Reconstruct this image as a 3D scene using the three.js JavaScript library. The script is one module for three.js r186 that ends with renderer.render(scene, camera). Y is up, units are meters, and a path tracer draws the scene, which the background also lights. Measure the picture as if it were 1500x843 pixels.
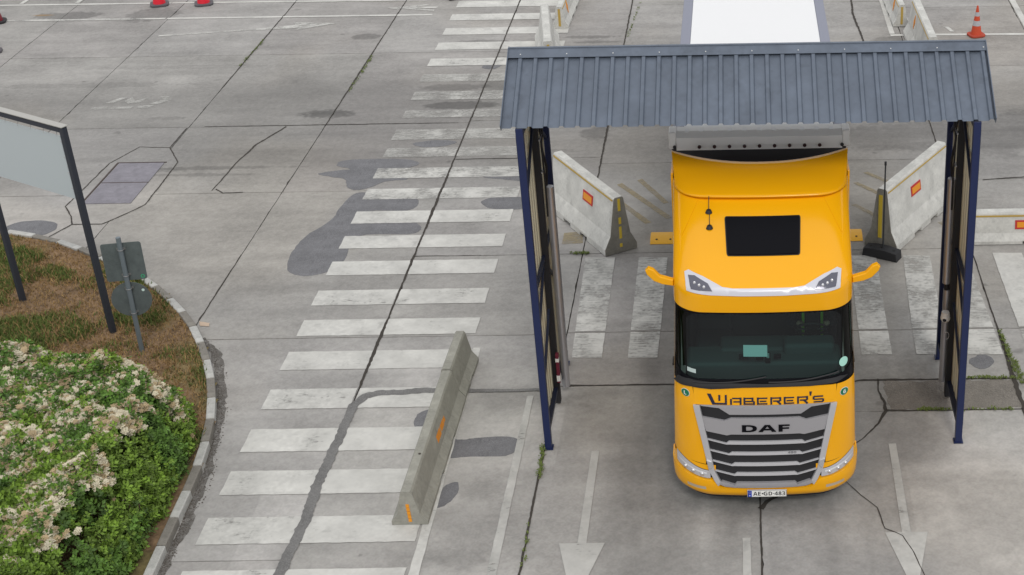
import * as THREE from 'three';
import { RoundedBoxGeometry } from 'three/addons/geometries/RoundedBoxGeometry.js';
import { mergeGeometries, mergeVertices } from 'three/addons/utils/BufferGeometryUtils.js';
import { MarchingCubes } from 'three/addons/objects/MarchingCubes.js';
import { FontLoader } from 'three/addons/loaders/FontLoader.js';
import { TessellateModifier } from 'three/addons/modifiers/TessellateModifier.js';
import { TextGeometry } from 'three/addons/geometries/TextGeometry.js';

// ---------- camera, sky, sun, exposure ----------
const scene = new THREE.Scene();
const camera = new THREE.PerspectiveCamera(21.58, 1500 / 843, 0.5, 600);
camera.position.set(0, 12.67, 17);
{
  const p = THREE.MathUtils.degToRad(28.24), r = THREE.MathUtils.degToRad(-0.92);
  const fwd = new THREE.Vector3(0, -Math.sin(p), -Math.cos(p)), rt = new THREE.Vector3(1, 0, 0), up = new THREE.Vector3().crossVectors(rt, fwd);
  const up2 = up.clone().multiplyScalar(Math.cos(r)).addScaledVector(rt, -Math.sin(r));
  camera.up.copy(up2);
  camera.lookAt(camera.position.clone().add(fwd));
}
camera.setViewOffset(1500, 843, -350, 0, 1500, 843);
const renderer = new THREE.WebGLRenderer({ antialias: true });
renderer.setSize(1024, 575);
renderer.toneMapping = THREE.LinearToneMapping;
renderer.toneMappingExposure = 0.81;
renderer.shadowMap.enabled = true;

// ---------- noise ----------
function rng(seed) { let a = seed >>> 0; return () => { a = (a + 0x6d2b79f5) | 0; let t = Math.imul(a ^ (a >>> 15), 1 | a); t = (t + Math.imul(t ^ (t >>> 7), 61 | t)) ^ t; return ((t ^ (t >>> 14)) >>> 0) / 4294967296; }; }
const LAT = new Float32Array(65536); { const r = rng(77); for (let i = 0; i < 65536; i++) LAT[i] = r(); }
function vn(x, y) {
  const xi = Math.floor(x), yi = Math.floor(y); let fx = x - xi, fy = y - yi; fx = fx * fx * (3 - 2 * fx); fy = fy * fy * (3 - 2 * fy);
  const a = LAT[(xi & 255) | ((yi & 255) << 8)], b = LAT[((xi + 1) & 255) | ((yi & 255) << 8)], c = LAT[(xi & 255) | (((yi + 1) & 255) << 8)], d = LAT[((xi + 1) & 255) | (((yi + 1) & 255) << 8)];
  return a + (b - a) * fx + (c - a) * fy + (a - b - c + d) * fx * fy;
}
function fbm(x, y, o = 4) { let s = 0, a = 0.5, n = 0; for (let i = 0; i < o; i++) { s += a * vn(x, y); n += a; a *= 0.5; x = x * 2.03 + 17.3; y = y * 2.03 + 5.7; } return s / n; }
const clamp = (v, a = 0, b = 1) => Math.min(b, Math.max(a, v)), lerp = (a, b, t) => a + (b - a) * t;
const sstep = (a, b, v) => { const t = clamp((v - a) / (b - a)); return t * t * (3 - 2 * t); };
const toS = (v) => 255 * (v <= 0.0031308 ? 12.92 * v : 1.055 * Math.pow(v, 1 / 2.4) - 0.055);

// ---------- overcast sky and veiled sun ----------
{
  const w = 512, h = 256, d = new Float32Array(w * h * 4);
  for (let j = 0; j < h; j++) for (let i = 0; i < w; i++) {
    const el = (j + 0.5) / h * Math.PI - Math.PI / 2, az = (i + 0.5) / w * Math.PI * 2;     // row 0 looks down
    const s = Math.max(0, Math.sin(el)), cx = Math.cos(el) * Math.cos(az), cz = Math.cos(el) * Math.sin(az);
    const k = 1 / (0.35 + s);
    const cl = fbm(cx * k * 1.6 + 40, cz * k * 1.6 + 40, 5);
    let L = (0.98 + 0.24 * s) * (0.78 + 0.46 * cl);
    if (el < 0) L *= 0.45;
    d.set([L * 0.985, L * 1.0, L * 1.03, 1], (j * w + i) * 4);
  }
  const t = new THREE.DataTexture(d, w, h, THREE.RGBAFormat, THREE.FloatType);
  t.mapping = THREE.EquirectangularReflectionMapping; t.magFilter = t.minFilter = THREE.LinearFilter; t.needsUpdate = true;
  scene.background = t; scene.environment = t;
}
const sun = new THREE.DirectionalLight(new THREE.Color(1, 0.96, 0.9), 1.2);
sun.position.set(3, 28, 17); sun.target.position.set(-2, 0, -9); sun.castShadow = true; sun.shadow.radius = 26;
sun.shadow.mapSize.set(2048, 2048); Object.assign(sun.shadow.camera, { left: -26, right: 26, top: 26, bottom: -26, near: 1, far: 90 });
scene.add(sun, sun.target);

// ---------- helpers ----------
const taken = new Map();
function numbered(n) { const k = taken.get(n) || 0; taken.set(n, k + 1); return k ? n + '_' + String(k).padStart(3, '0') : n; }
function M(r, g, b, rough = 0.8, metal = 0, opt = {}) {
  const Cls = ('clearcoat' in opt || 'transmission' in opt || 'sheen' in opt) ? THREE.MeshPhysicalMaterial : THREE.MeshStandardMaterial;
  const m = new Cls({ roughness: rough, metalness: metal, side: THREE.DoubleSide, ...opt }); m.color.setRGB(r, g, b); return m;
}
function mesh(name, geo, m, parent) { const o = new THREE.Mesh(geo, m); o.name = name; o.castShadow = o.receiveShadow = true; if (parent) parent.add(o); return o; }
function thing(name, label, category, pos = [0, 0, 0], turn = 0, group) {
  const o = new THREE.Group(); o.name = numbered(name); scene.add(o); o.position.set(...pos); o.rotation.y = turn; o.userData = { label, category }; if (group) o.userData.group = group; return o;
}
function struct(name, label) { const o = new THREE.Group(); o.name = numbered(name); scene.add(o); o.userData = { kind: 'structure', label }; return o; }
function boxUV(g, s = 1) {                                   // uv in metres by the way each face points
  g = g.index ? g.toNonIndexed() : g; const p = g.attributes.position, uv = new Float32Array(p.count * 2);
  const a = new THREE.Vector3(), b = new THREE.Vector3(), c = new THREE.Vector3();
  for (let i = 0; i < p.count; i += 3) {
    a.fromBufferAttribute(p, i); b.fromBufferAttribute(p, i + 1); c.fromBufferAttribute(p, i + 2);
    const n = b.clone().sub(a).cross(c.clone().sub(a)); const ax = Math.abs(n.x), ay = Math.abs(n.y), az = Math.abs(n.z);
    [a, b, c].forEach((v, k) => { const q = ay >= ax && ay >= az ? [v.x, v.z] : ax >= az ? [v.z, v.y] : [v.x, v.y]; uv[(i + k) * 2] = q[0] * s; uv[(i + k) * 2 + 1] = q[1] * s; });
  }
  g.setAttribute('uv', new THREE.BufferAttribute(uv, 2)); return g;
}
const bx = (w, h, d, x = 0, y = 0, z = 0, r = 0) => { const g = r ? new RoundedBoxGeometry(w, h, d, 2, r) : new THREE.BoxGeometry(w, h, d); return boxUV(g.translate(x, y, z)); };
function bar(a, b, r, seg = 10) { const A = new THREE.Vector3(...a), B = new THREE.Vector3(...b), L = A.distanceTo(B); const g = new THREE.CylinderGeometry(r, r, L, seg); g.applyQuaternion(new THREE.Quaternion().setFromUnitVectors(new THREE.Vector3(0, 1, 0), B.clone().sub(A).normalize())); return g.translate((a[0] + b[0]) / 2, (a[1] + b[1]) / 2, (a[2] + b[2]) / 2); }
function sbar(a, b, w, d) {                                  // square bar
  const A = new THREE.Vector3(...a), B = new THREE.Vector3(...b), g = new THREE.BoxGeometry(w, A.distanceTo(B), d);
  g.applyQuaternion(new THREE.Quaternion().setFromUnitVectors(new THREE.Vector3(0, 1, 0), B.clone().sub(A).normalize())); return boxUV(g.translate((a[0] + b[0]) / 2, (a[1] + b[1]) / 2, (a[2] + b[2]) / 2));
}
function tube(pts, r, seg = 40, rs = 8) { return new THREE.TubeGeometry(new THREE.CatmullRomCurve3(pts.map((p) => new THREE.Vector3(...p))), seg, r, rs); }
const merge = (l) => mergeGeometries(l.map((g) => { g = g.index ? g.toNonIndexed() : g; if (!g.attributes.normal) g.computeVertexNormals(); if (!g.attributes.uv) g.setAttribute('uv', new THREE.BufferAttribute(new Float32Array(g.attributes.position.count * 2), 2)); return g; }));
function tex(w, h, fn, srgb, rep) {
  const d = new Uint8Array(w * h * 4);
  for (let j = 0; j < h; j++) for (let i = 0; i < w; i++) { const c = fn(i, j, w, h); const o = (j * w + i) * 4; if (c.length) { d[o] = c[0]; d[o + 1] = c[1]; d[o + 2] = c[2]; } else d[o] = d[o + 1] = d[o + 2] = c; d[o + 3] = 255; }
  const t = new THREE.DataTexture(d, w, h); t.magFilter = THREE.LinearFilter; t.minFilter = THREE.LinearMipmapLinearFilter; t.generateMipmaps = true; t.wrapS = t.wrapT = THREE.RepeatWrapping; if (srgb) t.colorSpace = THREE.SRGBColorSpace; if (rep) t.repeat.set(...rep); t.needsUpdate = true; return t;
}
function canvasTex(w, h, draw) { const c = document.createElement('canvas'); c.width = w; c.height = h; draw(c.getContext('2d'), w, h); const t = new THREE.CanvasTexture(c); t.colorSpace = THREE.SRGBColorSpace; t.magFilter = THREE.LinearFilter; return t; }
// tileable fbm: blend of shifted copies
function tfbm(u, v, f, o) { const x = u * f, y = v * f, a = fbm(x, y, o), b = fbm(x - f, y, o), c = fbm(x, y - f, o), d = fbm(x - f, y - f, o); return (a * (1 - u) + b * u) * (1 - v) + (c * (1 - u) + d * u) * v; }

// shared fine textures
const grainR = rng(5);
const TX = {};
TX.grain = tex(512, 512, (i, j) => { const u = i / 512, v = j / 512; return 120 + 90 * (tfbm(u, v, 40, 3) - 0.5) * 2 + 40 * (grainR() - 0.5); });          // relief
TX.plaster = tex(512, 512, (i, j) => { const u = i / 512, v = j / 512, a = tfbm(u, v, 9, 5), b = tfbm(u + 0.37, v * 1.0, 60, 2); const k = 0.86 + 0.22 * (a - 0.5) * 2 * 0.6 + 0.08 * (b - 0.5) - 0.06 * sstep(0.6, 0.8, tfbm(u, v, 22, 4)); const s = clamp(k) * 255; return [s, s * 0.995, s * 0.975]; }, true);
TX.asphalt = tex(512, 512, (i, j) => { const u = i / 512, v = j / 512; const k = 0.80 + 0.22 * (tfbm(u, v, 6, 4) - 0.5) + 0.34 * (tfbm(u, v, 90, 2) - 0.5) + 0.16 * (grainR() - 0.5); const s = clamp(k) * 255; return [s, s, s * 1.0]; }, true);

// ---------- ground ----------
const GX0 = -30, GX1 = 18, GZ0 = -42, GZ1 = 8;
TX.ground = (() => {
  const w = 2048, h = 2048, r = rng(11);
  const spots = []; for (let k = 0; k < 260; k++) spots.push([GX0 + r() * 48, GZ0 + r() * 50, 0.02 + r() * r() * 0.16, 0.25 + r() * 0.5]);
  const cell = new Map(); spots.forEach((s) => { for (let a = Math.floor(s[0] - 0.5); a <= Math.floor(s[0] + 0.5); a++) for (let b = Math.floor(s[1] - 0.5); b <= Math.floor(s[1] + 0.5); b++) { const k = a + ',' + b; if (!cell.has(k)) cell.set(k, []); cell.get(k).push(s); } });
  const STAIN = [[-11, -12.3, 1.7, 0.1, 0.28], [-11.6, -11.95, 1.4, 0.09, 0.25], [-12.6, -12.2, 0.8, 0.12, 0.22], [-9.6, -15.3, 0.75, 0.28, 0.42], [-6.6, -15.7, 0.8, 0.22, 0.4], [-7.1, -16.9, 0.9, 0.22, 0.28], [-5.7, -17.0, 0.6, 0.35, 0.28], [-6.2, -18.7, 0.4, 0.3, 0.3], [-6.7, -20.2, 0.7, 0.1, 0.3], [-4.1, -20.4, 0.8, 0.13, 0.35], [-3.9, -20.0, 0.6, 0.1, 0.3], [-9.9, -20.7, 0.35, 0.22, 0.35], [-18.6, -22.9, 1.0, 0.35, 0.35], [-16.2, -22.9, 0.7, 0.7, 0.3], [3.55, -19.8, 0.4, 0.25, 0.3], [-13.2, -15.2, 0.5, 0.14, 0.2], [-4.2, -11.9, 0.7, 0.25, 0.22], [-4.3, -12.9, 0.6, 0.15, 0.2], [-15.5, -17.4, 2.6, 0.18, 0.13], [-14.2, -18.6, 2.4, 0.14, 0.1], [-17, -19.3, 1.6, 0.16, 0.12], [-3.4, -13.9, 0.35, 0.4, 0.3], [6, -13.5, 4, 1.3, 0.2]];
  const RUST = [[-19.2, -22.95, 0.45, 0.12]];
  return tex(w, h, (i, j) => {
    const x = GX0 + (i + 0.5) / w * (GX1 - GX0), z = GZ0 + (j + 0.5) / h * (GZ1 - GZ0);
    const n1 = fbm(x * 0.35 + 9, z * 0.35, 4), n2 = fbm(x * 1.3, z * 1.3 + 30, 4), n3 = vn(x * 14, z * 14), st = fbm(x * 0.5 + 60, z * 3.2, 4), sl = fbm(x * 3.1, z * 0.45 + 90, 4);
    let k = 1.03 + 0.36 * (n1 - 0.5) + 0.38 * (n2 - 0.5) + 0.15 * (n3 - 0.5) + 0.17 * (grainR() - 0.5);
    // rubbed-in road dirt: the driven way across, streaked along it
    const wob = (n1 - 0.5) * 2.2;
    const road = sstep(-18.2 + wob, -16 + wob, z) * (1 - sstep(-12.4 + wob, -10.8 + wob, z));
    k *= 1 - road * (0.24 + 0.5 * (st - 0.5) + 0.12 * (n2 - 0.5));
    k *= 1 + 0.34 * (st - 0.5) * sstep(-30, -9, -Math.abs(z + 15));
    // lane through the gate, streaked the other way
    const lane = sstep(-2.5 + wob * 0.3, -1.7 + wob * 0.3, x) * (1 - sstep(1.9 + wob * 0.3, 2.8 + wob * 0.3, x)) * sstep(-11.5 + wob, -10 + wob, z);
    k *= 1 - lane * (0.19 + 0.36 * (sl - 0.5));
    // pale washed concrete with a ragged outline
    const pale = sstep(0.47, 0.6, fbm(x * 0.55 + 3, z * 0.55 + 8, 5)) * (x > 2.2 || (x > -7 && x < -2.9) ? 1 : 0.35) * sstep(-6, -3, z);
    k *= 1 + 0.22 * pale;
    for (const s of STAIN) { const dx = (x - s[0]) / s[2], dz = (z - s[1]) / s[3], q = dx * dx + dz * dz + (n2 - 0.5) * 1.6 + (n3 - 0.5) * 0.5; if (q < 1.3) k *= 1 - s[4] * (1 - sstep(0.55, 1.25, q)) * (0.75 + 0.5 * st); }
    const c = cell.get(Math.floor(x) + ',' + Math.floor(z)); if (c) for (const s of c) { const q = Math.hypot(x - s[0], (z - s[1]) * 1.2) / s[2] + (n3 - 0.5) * 0.7; if (q < 1) k *= 1 - s[3] * 0.45 * (1 - sstep(0.5, 1, q)); }
    let R = 0.318 * k, G = 0.306 * k, B = 0.288 * k;
    const warm = sstep(0.42, 0.62, fbm(x * 0.22 + 31, z * 0.22 + 70, 3)); R *= 1 + 0.02 * warm; B *= 1 - 0.035 * warm;
    for (const s of RUST) { const q = Math.hypot((x - s[0]) / s[2], (z - s[1]) / s[3]) + (n2 - 0.5); if (q < 1) { const a = 0.7 * (1 - sstep(0.4, 1, q)); R = lerp(R, 0.28, a); G = lerp(G, 0.17, a); B = lerp(B, 0.06, a); } }
    return [toS(clamp(R)), toS(clamp(G)), toS(clamp(B))];
  }, true);
})();
const slabBump = TX.grain.clone(); slabBump.repeat.set(30, 31); slabBump.needsUpdate = true;
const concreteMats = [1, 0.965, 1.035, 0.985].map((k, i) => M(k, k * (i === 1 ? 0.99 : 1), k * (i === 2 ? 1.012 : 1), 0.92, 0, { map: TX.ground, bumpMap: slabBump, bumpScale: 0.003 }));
const joint = M(0.075, 0.066, 0.055, 0.95, 0, { map: TX.asphalt }), dirt = M(0.05, 0.043, 0.036, 1), tar = M(0.285, 0.278, 0.27, 0.85, 0, { map: TX.asphalt, bumpMap: TX.grain, bumpScale: 0.006 });
const asphalt = M(0.27, 0.268, 0.28, 0.85, 0, { map: TX.asphalt, bumpMap: TX.grain, bumpScale: 0.005 });
{
  const g = new THREE.PlaneGeometry(400, 400).rotateX(-Math.PI / 2); const p = g.attributes.position, u = g.attributes.uv; for (let i = 0; i < p.count; i++) u.setXY(i, p.getX(i), p.getZ(i));
  const o = mesh('ground', g, joint, scene); o.position.y = -0.022; o.userData = { kind: 'structure', label: 'dark packed earth under the concrete slabs' };
}
{
  const P = [[-214, -200, -28.02, 200], [16.72, -200, 214, 200], [-28, -200, 16.7, -40.02], [-28, 6.52, 16.7, 200]].map(([a, b, c, d]) => new THREE.PlaneGeometry(c - a, d - b, 1, 1).rotateX(-Math.PI / 2).translate((a + c) / 2, -0.002, (b + d) / 2));
  const g = merge(P), p = g.attributes.position, u = g.attributes.uv; for (let i = 0; i < p.count; i++) u.setXY(i, p.getX(i) / 48, p.getZ(i) / 50);
  const o = mesh('outer_yard', g, concreteMats[1], scene); o.userData = { kind: 'structure', label: 'plain concrete yard beyond the jointed slabs' };
}
const slabR = rng(21);
function flat(pts, y = 0, wall = 0, uvf) {                    // a sheet from an outline in x,z, with walls down if asked
  const c = pts.map((p) => new THREE.Vector2(p[0], p[1])); if (THREE.ShapeUtils.isClockWise(c)) { c.reverse(); }
  const tris = THREE.ShapeUtils.triangulateShape(c, []), pos = [];
  for (const t of tris) for (const k of [t[0], t[2], t[1]]) pos.push(c[k].x, y, c[k].y);
  if (wall) for (let i = 0; i < c.length; i++) { const a = c[i], b = c[(i + 1) % c.length]; pos.push(a.x, y, a.y, b.x, y - wall, b.y, b.x, y, b.y, a.x, y, a.y, a.x, y - wall, a.y, b.x, y - wall, b.y); }
  const g = new THREE.BufferGeometry(); g.setAttribute('position', new THREE.Float32BufferAttribute(pos, 3));
  const uv = []; for (let i = 0; i < pos.length; i += 3) uv.push(...(uvf ? uvf(pos[i], pos[i + 2]) : [pos[i], pos[i + 2]])); g.setAttribute('uv', new THREE.Float32BufferAttribute(uv, 2)); g.computeVertexNormals(); return g;
}
const groundUV = (x, z) => [(x - GX0) / (GX1 - GX0), (z - GZ0) / (GZ1 - GZ0)];
function rough(poly, amp, step, chip = 0) {                   // ragged outline
  const out = [], n = poly.length; let cx = 0, cz = 0; poly.forEach((p) => { cx += p[0] / n; cz += p[1] / n; });
  for (let i = 0; i < n; i++) {
    const a = poly[i], b = poly[(i + 1) % n], L = Math.hypot(b[0] - a[0], b[1] - a[1]), m = Math.max(1, Math.round(L / step)), nx = (b[1] - a[1]) / L, nz = -(b[0] - a[0]) / L, s = (cx - a[0]) * nx + (cz - a[1]) * nz > 0 ? 1 : -1;
    for (let k = 0; k < m; k++) { const t = k / m; let o = (slabR() - 0.5) * 2 * amp; if (chip && slabR() < 0.05) o += chip * slabR(); if (k === 0) o = Math.max(o, chip * 0.4 * slabR()); out.push([a[0] + (b[0] - a[0]) * t + nx * s * o, a[1] + (b[1] - a[1]) * t + nz * s * o]); }
  }
  return out;
}
const pavement = struct('pavement', 'grey concrete slab yard with straight dirt-filled joints');
// slab columns: [x at far end, x at near end] of each column line; z rows per column
const colX = [[-28, -28], [-24.9, -24.9], [-21.75, -21.8], [-18.55, -18.65], [-15.57, -15.7], [-12.49, -12.6], [-9.36, -9.58], [-6.26, -6.25], [-3.15, -3.1], [0.05, 0.09], [3.72, 4.27], [7.0, 7.4], [10.2, 10.5], [13.4, 13.6], [16.5, 16.7]];
const colZ = {
  left: [-40, -36, -32, -28, -24.3, -19.42, -14.62, -11.01, -5.04, 0.9, 6.5], walk: [-40, -36, -32, -28, -24.1, -19.32, -14.72, -12.55, -8.02, -5.03, -3.24, 1.9, 6.5],
  gate: [-40, -36, -32, -28, -23.0, -17.8, -12.2, -8.02, -5.08, -3.38, 2.3, 6.5], gateR: [-40, -36, -32, -28, -23.0, -17.8, -12.18, -8.0, -5.0, -3.4, -2.5, 2.9, 6.5], right: [-40, -36, -32, -28, -22.4, -17.77, -11.1, -8.3, -5.0, -3.5, 1.5, 6.5],
};
const zx = (line, z) => { const t = (z + 40) / 46.5; return lerp(colX[line][0], colX[line][1], t); };
for (let c = 0; c < colX.length - 1; c++) {
  const rows = c < 7 ? colZ.left : c === 7 ? colZ.walk : c === 8 ? colZ.gate : c === 9 ? colZ.gateR : colZ.right;
  for (let r = 0; r < rows.length - 1; r++) {
    const z0 = rows[r], z1 = rows[r + 1], g = 0.010;
    const P = [[zx(c, z0) + g, z0 + g], [zx(c + 1, z0) - g, z0 + g], [zx(c + 1, z1) - g, z1 - g], [zx(c, z1) + g, z1 - g]];
    const near = z1 > -26;
    const geo = flat(rough(P, near ? 0.004 : 0.002, near ? 0.16 : 1.5, near ? 0.022 : 0), (slabR() - 0.5) * 0.003, 0.05, groundUV);
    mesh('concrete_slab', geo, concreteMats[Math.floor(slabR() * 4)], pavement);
  }
}
// dirt-filled cracks and crumbled joints: ragged ribbons of dirt
function ribbon(pts, w, y, jit = 0.35, step = 0.07, wander = 0.012) {
  const P = []; for (let i = 0; i < pts.length - 1; i++) { const a = pts[i], b = pts[i + 1], L = Math.hypot(b[0] - a[0], b[1] - a[1]), m = Math.max(1, Math.round(L / step)); for (let k = 0; k < m; k++) P.push([lerp(a[0], b[0], k / m), lerp(a[1], b[1], k / m), lerp(a[2] ?? 1, b[2] ?? 1, k / m)]); } P.push([...pts[pts.length - 1].slice(0, 2), pts[pts.length - 1][2] ?? 1]);
  const L = [], R = []; const off = slabR() * 100;
  P.forEach((p, i) => { const a = P[Math.max(0, i - 1)], b = P[Math.min(P.length - 1, i + 1)], l = Math.hypot(b[0] - a[0], b[1] - a[1]) || 1, nx = -(b[1] - a[1]) / l, nz = (b[0] - a[0]) / l; const wa = (fbm(i * 0.3 + off, 3, 3) - 0.5) * 2 * wander, h = w / 2 * p[2]; const w1 = h * (1 + (slabR() - 0.5) * 2 * jit) + wa, w2 = h * (1 + (slabR() - 0.5) * 2 * jit) - wa; L.push([p[0] + nx * w1, p[1] + nz * w1]); R.push([p[0] - nx * w2, p[1] - nz * w2]); });
  const pos = []; for (let i = 0; i < P.length - 1; i++) for (const q of [L[i], R[i], L[i + 1], R[i], R[i + 1], L[i + 1]]) pos.push(q[0], y, q[1]);
  const g = new THREE.BufferGeometry(); g.setAttribute('position', new THREE.Float32BufferAttribute(pos, 3)); const uv = []; for (let i = 0; i < pos.length; i += 3) uv.push(pos[i], pos[i + 2]); g.setAttribute('uv', new THREE.Float32BufferAttribute(uv, 2)); g.computeVertexNormals(); return g;
}
const al = (line, l) => l.map(([z, w]) => [zx(line, z), z, w]);
const CR = [
  [al(7, [[-24.5, 0.8], [-19.3, 1], [-15.7, 1], [-12.3, 1], [-10.6, 2], [-9.9, 2.2], [-8.6, 1], [-7.8, 1.8], [-6.6, 1], [-5.9, 1], [-5.2, 2], [-4.4, 2], [-3.4, 1.4]]), 0.032],
  [al(8, [[-24, 1], [-21.7, 1.5], [-19.5, 1], [-14.3, 1.6], [-11.1, 1]]), 0.032], [al(8, [[-1.74, 1.5], [-0.6, 1], [1.6, 1], [3, 0.8]]), 0.036],
  [al(6, [[-24, 0.8], [-18.9, 1.4], [-17.5, 1.8], [-16, 1], [-14.6, 0.8]]), 0.027], [al(5, [[-24, 0.7], [-19.4, 1.8], [-17, 0.6]]), 0.024], [al(6, [[-8.2, 0.5], [-7.3, 1], [-5.7, 1.2]]), 0.022],
  [[[-10.35, -14.55], [-10.73, -13.54, 1.4], [-10.88, -12.51], [-10.96, -11.12, 0.6]], 0.035],
  [[[-6.5, -14.62, 0.4], [-7.4, -14.62], [-9.4, -14.62, 1.2], [-12.2, -14.62]], 0.026],
  [al(9, [[-0.5, 1], [0.4, 1], [1.8, 1], [3, 1]]), 0.026], [[[0.09, -0.05, 1.4], [0.18, -0.22, 1], [0.42, -0.42, 0.5]], 0.075],
  [[[1.3, -0.7, 0.6], [1.5, -0.35], [1.71, -0.04], [1.78, 0.43, 1.3], [2.0, 0.6], [2.12, 1.0], [2.25, 1.7, 0.6]], 0.017],
  [[[2.0, -3.44], [1.97, -3.1], [2.05, -2.72, 1.4], [2.04, -2.5, 1.8], [1.9, -2.15, 1], [1.62, -1.74, 0.7], [1.3, -1.4, 0.6]], 0.035],
  [[[1.4, -3.3, 0.5], [1.7, -3.4], [2.0, -3.41, 1.4], [2.6, -3.4], [3.4, -3.4, 0.8], [4.1, -3.4, 1.3]], 0.045],
  [[[2.04, -2.52, 1.6], [2.5, -2.5], [3.2, -2.5, 1.1], [4.15, -2.5, 0.8]], 0.035],
  [[[-2.95, -3.39, 1.6], [-2.5, -3.38, 0.5], [-1.9, -3.38], [-1.3, -3.37, 0.7], [-0.9, -3.38, 0.5]], 0.04],
  [al(10, [[-7.4, 0.6], [-5.2, 0.8], [-4.24, 1.8], [-3.6, 2.4], [-3, 2.6], [-2, 1], [0, 0.7]]), 0.036],
  [[[-6.22, -12.55], [-5.4, -12.55, 1.3], [-4.75, -12.55]], 0.022], [[[-6.25, -8.02], [-5.6, -8.02, 0.7], [-5, -8.02, 0.8]], 0.018],
  [[[4.75, -11.05, 1], [5.1, -11.1, 1.2], [5.7, -11.18], [7, -11.1]], 0.04], [al(10, [[-15.2, 0.6], [-14.1, 1], [-12.2, 0.8]]), 0.025],
  [[[2.9, -24.2], [2.84, -21.9, 1.8], [2.98, -19.3, 1.2], [3.1, -18]], 0.04],
  // ring of cracks round the steel cover
  [[[-12.58, -14.55], [-12.58, -13.43], [-12.15, -12.63], [-12.12, -11.6], [-12.11, -10.5], [-12.33, -10.11], [-12.65, -9.62], [-13.23, -9.64], [-13.4, -10.0], [-13.69, -10.47], [-13.6, -12.62], [-13.26, -13.5], [-12.58, -13.43]], 0.028],
  [[[-13.23, -9.64], [-13.5, -9.0, 0.8], [-13.6, -8.8, 0.5]], 0.03], [[[-10.9, -11.2], [-10.7, -11.0], [-10.3, -11.02]], 0.03],
];
for (const [p, w] of CR) mesh('crack', ribbon(p, w * 0.85, 0.0098), dirt, pavement);
// repair patches of dark asphalt
function blob(pts, n = 5) { const c = new THREE.CatmullRomCurve3(pts.map((p) => new THREE.Vector3(p[0], 0, p[1])), true, 'centripetal'); return c.getPoints(pts.length * n).slice(0, -1).map((p) => [p.x + (slabR() - 0.5) * 0.022, p.z + (slabR() - 0.5) * 0.022]); }
for (const p of [
  [[-7.6, -10.86], [-7.97, -10.9], [-8.14, -10.2], [-8.17, -9.67], [-8.5, -8.95], [-8.58, -8.41], [-8.54, -7.75], [-8.4, -7.44], [-8.12, -7.3], [-7.72, -7.45], [-7.52, -7.9], [-7.5, -8.9], [-6.42, -9.0], [-6.34, -9.2], [-6.54, -9.5], [-7.5, -9.52], [-7.5, -10.02], [-6.75, -10.03], [-6.6, -10.3], [-6.7, -10.58], [-7.4, -10.6]],
  [[-8.99, -11.9], [-8.64, -12.05], [-8.36, -12.12], [-8.7, -12.33], [-8.65, -12.55], [-7.94, -12.64], [-7.19, -12.56], [-6.95, -12.35], [-7.2, -12.12], [-7.5, -12.0], [-7.2, -11.7], [-7.05, -11.55], [-7.5, -11.45], [-7.75, -11.16], [-8.0, -11.05], [-8.22, -11.2], [-8.36, -11.6], [-8.7, -11.75]],
  [[-5.36, -10.4], [-5.1, -10.6], [-4.62, -10.58], [-4.3, -10.4], [-4.45, -10.05], [-5.1, -10.05]], [[-5.5, -11.6], [-4.8, -11.8], [-4.3, -11.6], [-4.4, -11.35], [-5.0, -11.45]],
  [[-4.56, -1.75], [-4.5, -1.92], [-4.36, -1.9], [-4.1, -1.96], [-3.6, -1.95], [-3.5, -1.8], [-3.5, -1.62], [-3.66, -1.47], [-4.17, -1.46], [-4.5, -1.45]],
  [[3.5, -3.93], [3.64, -4.1], [3.78, -4.15], [3.92, -3.99], [3.84, -3.78], [3.67, -3.7]], [[-14.48, -9.6], [-14.3, -9.8], [-13.83, -9.82], [-13.54, -9.66], [-13.5, -9.35], [-13.81, -9.1], [-14.3, -9.2]],
  [[-4.5, -0.2], [-4.42, -0.75], [-4.25, -0.8], [-4.28, -0.35]], [[-5.12, -2.7], [-5.2, -2.45], [-5.1, -2.2], [-4.7, -2.2], [-4.7, -2.8]], [[-7.3, -13.45], [-6.8, -13.62], [-6.35, -13.5], [-6.6, -13.28], [-7.1, -13.26]], [[-6.5, -18.2], [-6.3, -18.8], [-6.0, -18.7], [-6.2, -18.1]],
]) mesh('asphalt_patch', flat(blob(p), 0.0042, 0.01), asphalt, pavement);
mesh('tar_seal', ribbon([[-6.3, 2.2], [-6.26, 0.74], [-6.23, 0], [-6.27, -0.82], [-6.25, -1.6], [-6.24, -2.42, 0.9], [-6.22, -2.9], [-6.1, -3.16, 1.1], [-5.86, -3.26, 0.95], [-5.52, -3.26], [-5.21, -3.32, 1.05], [-4.9, -3.28, 0.85], [-4.34, -3.28, 0.6], [-3.69, -3.26, 0.5], [-3.2, -3.31, 0.4]], 0.155, 0.0125, 0.16, 0.06, 0.02), tar, pavement);

mesh('rough_patch', flat(rough([[2.06, -3.36], [4.12, -3.36], [4.2, -2.54], [2.12, -2.54]], 0.03, 0.09), 0.0044, 0.01), M(0.33, 0.30, 0.265, 1, 0, { map: TX.asphalt, bumpMap: TX.grain, bumpScale: 0.015 }), pavement);
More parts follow.
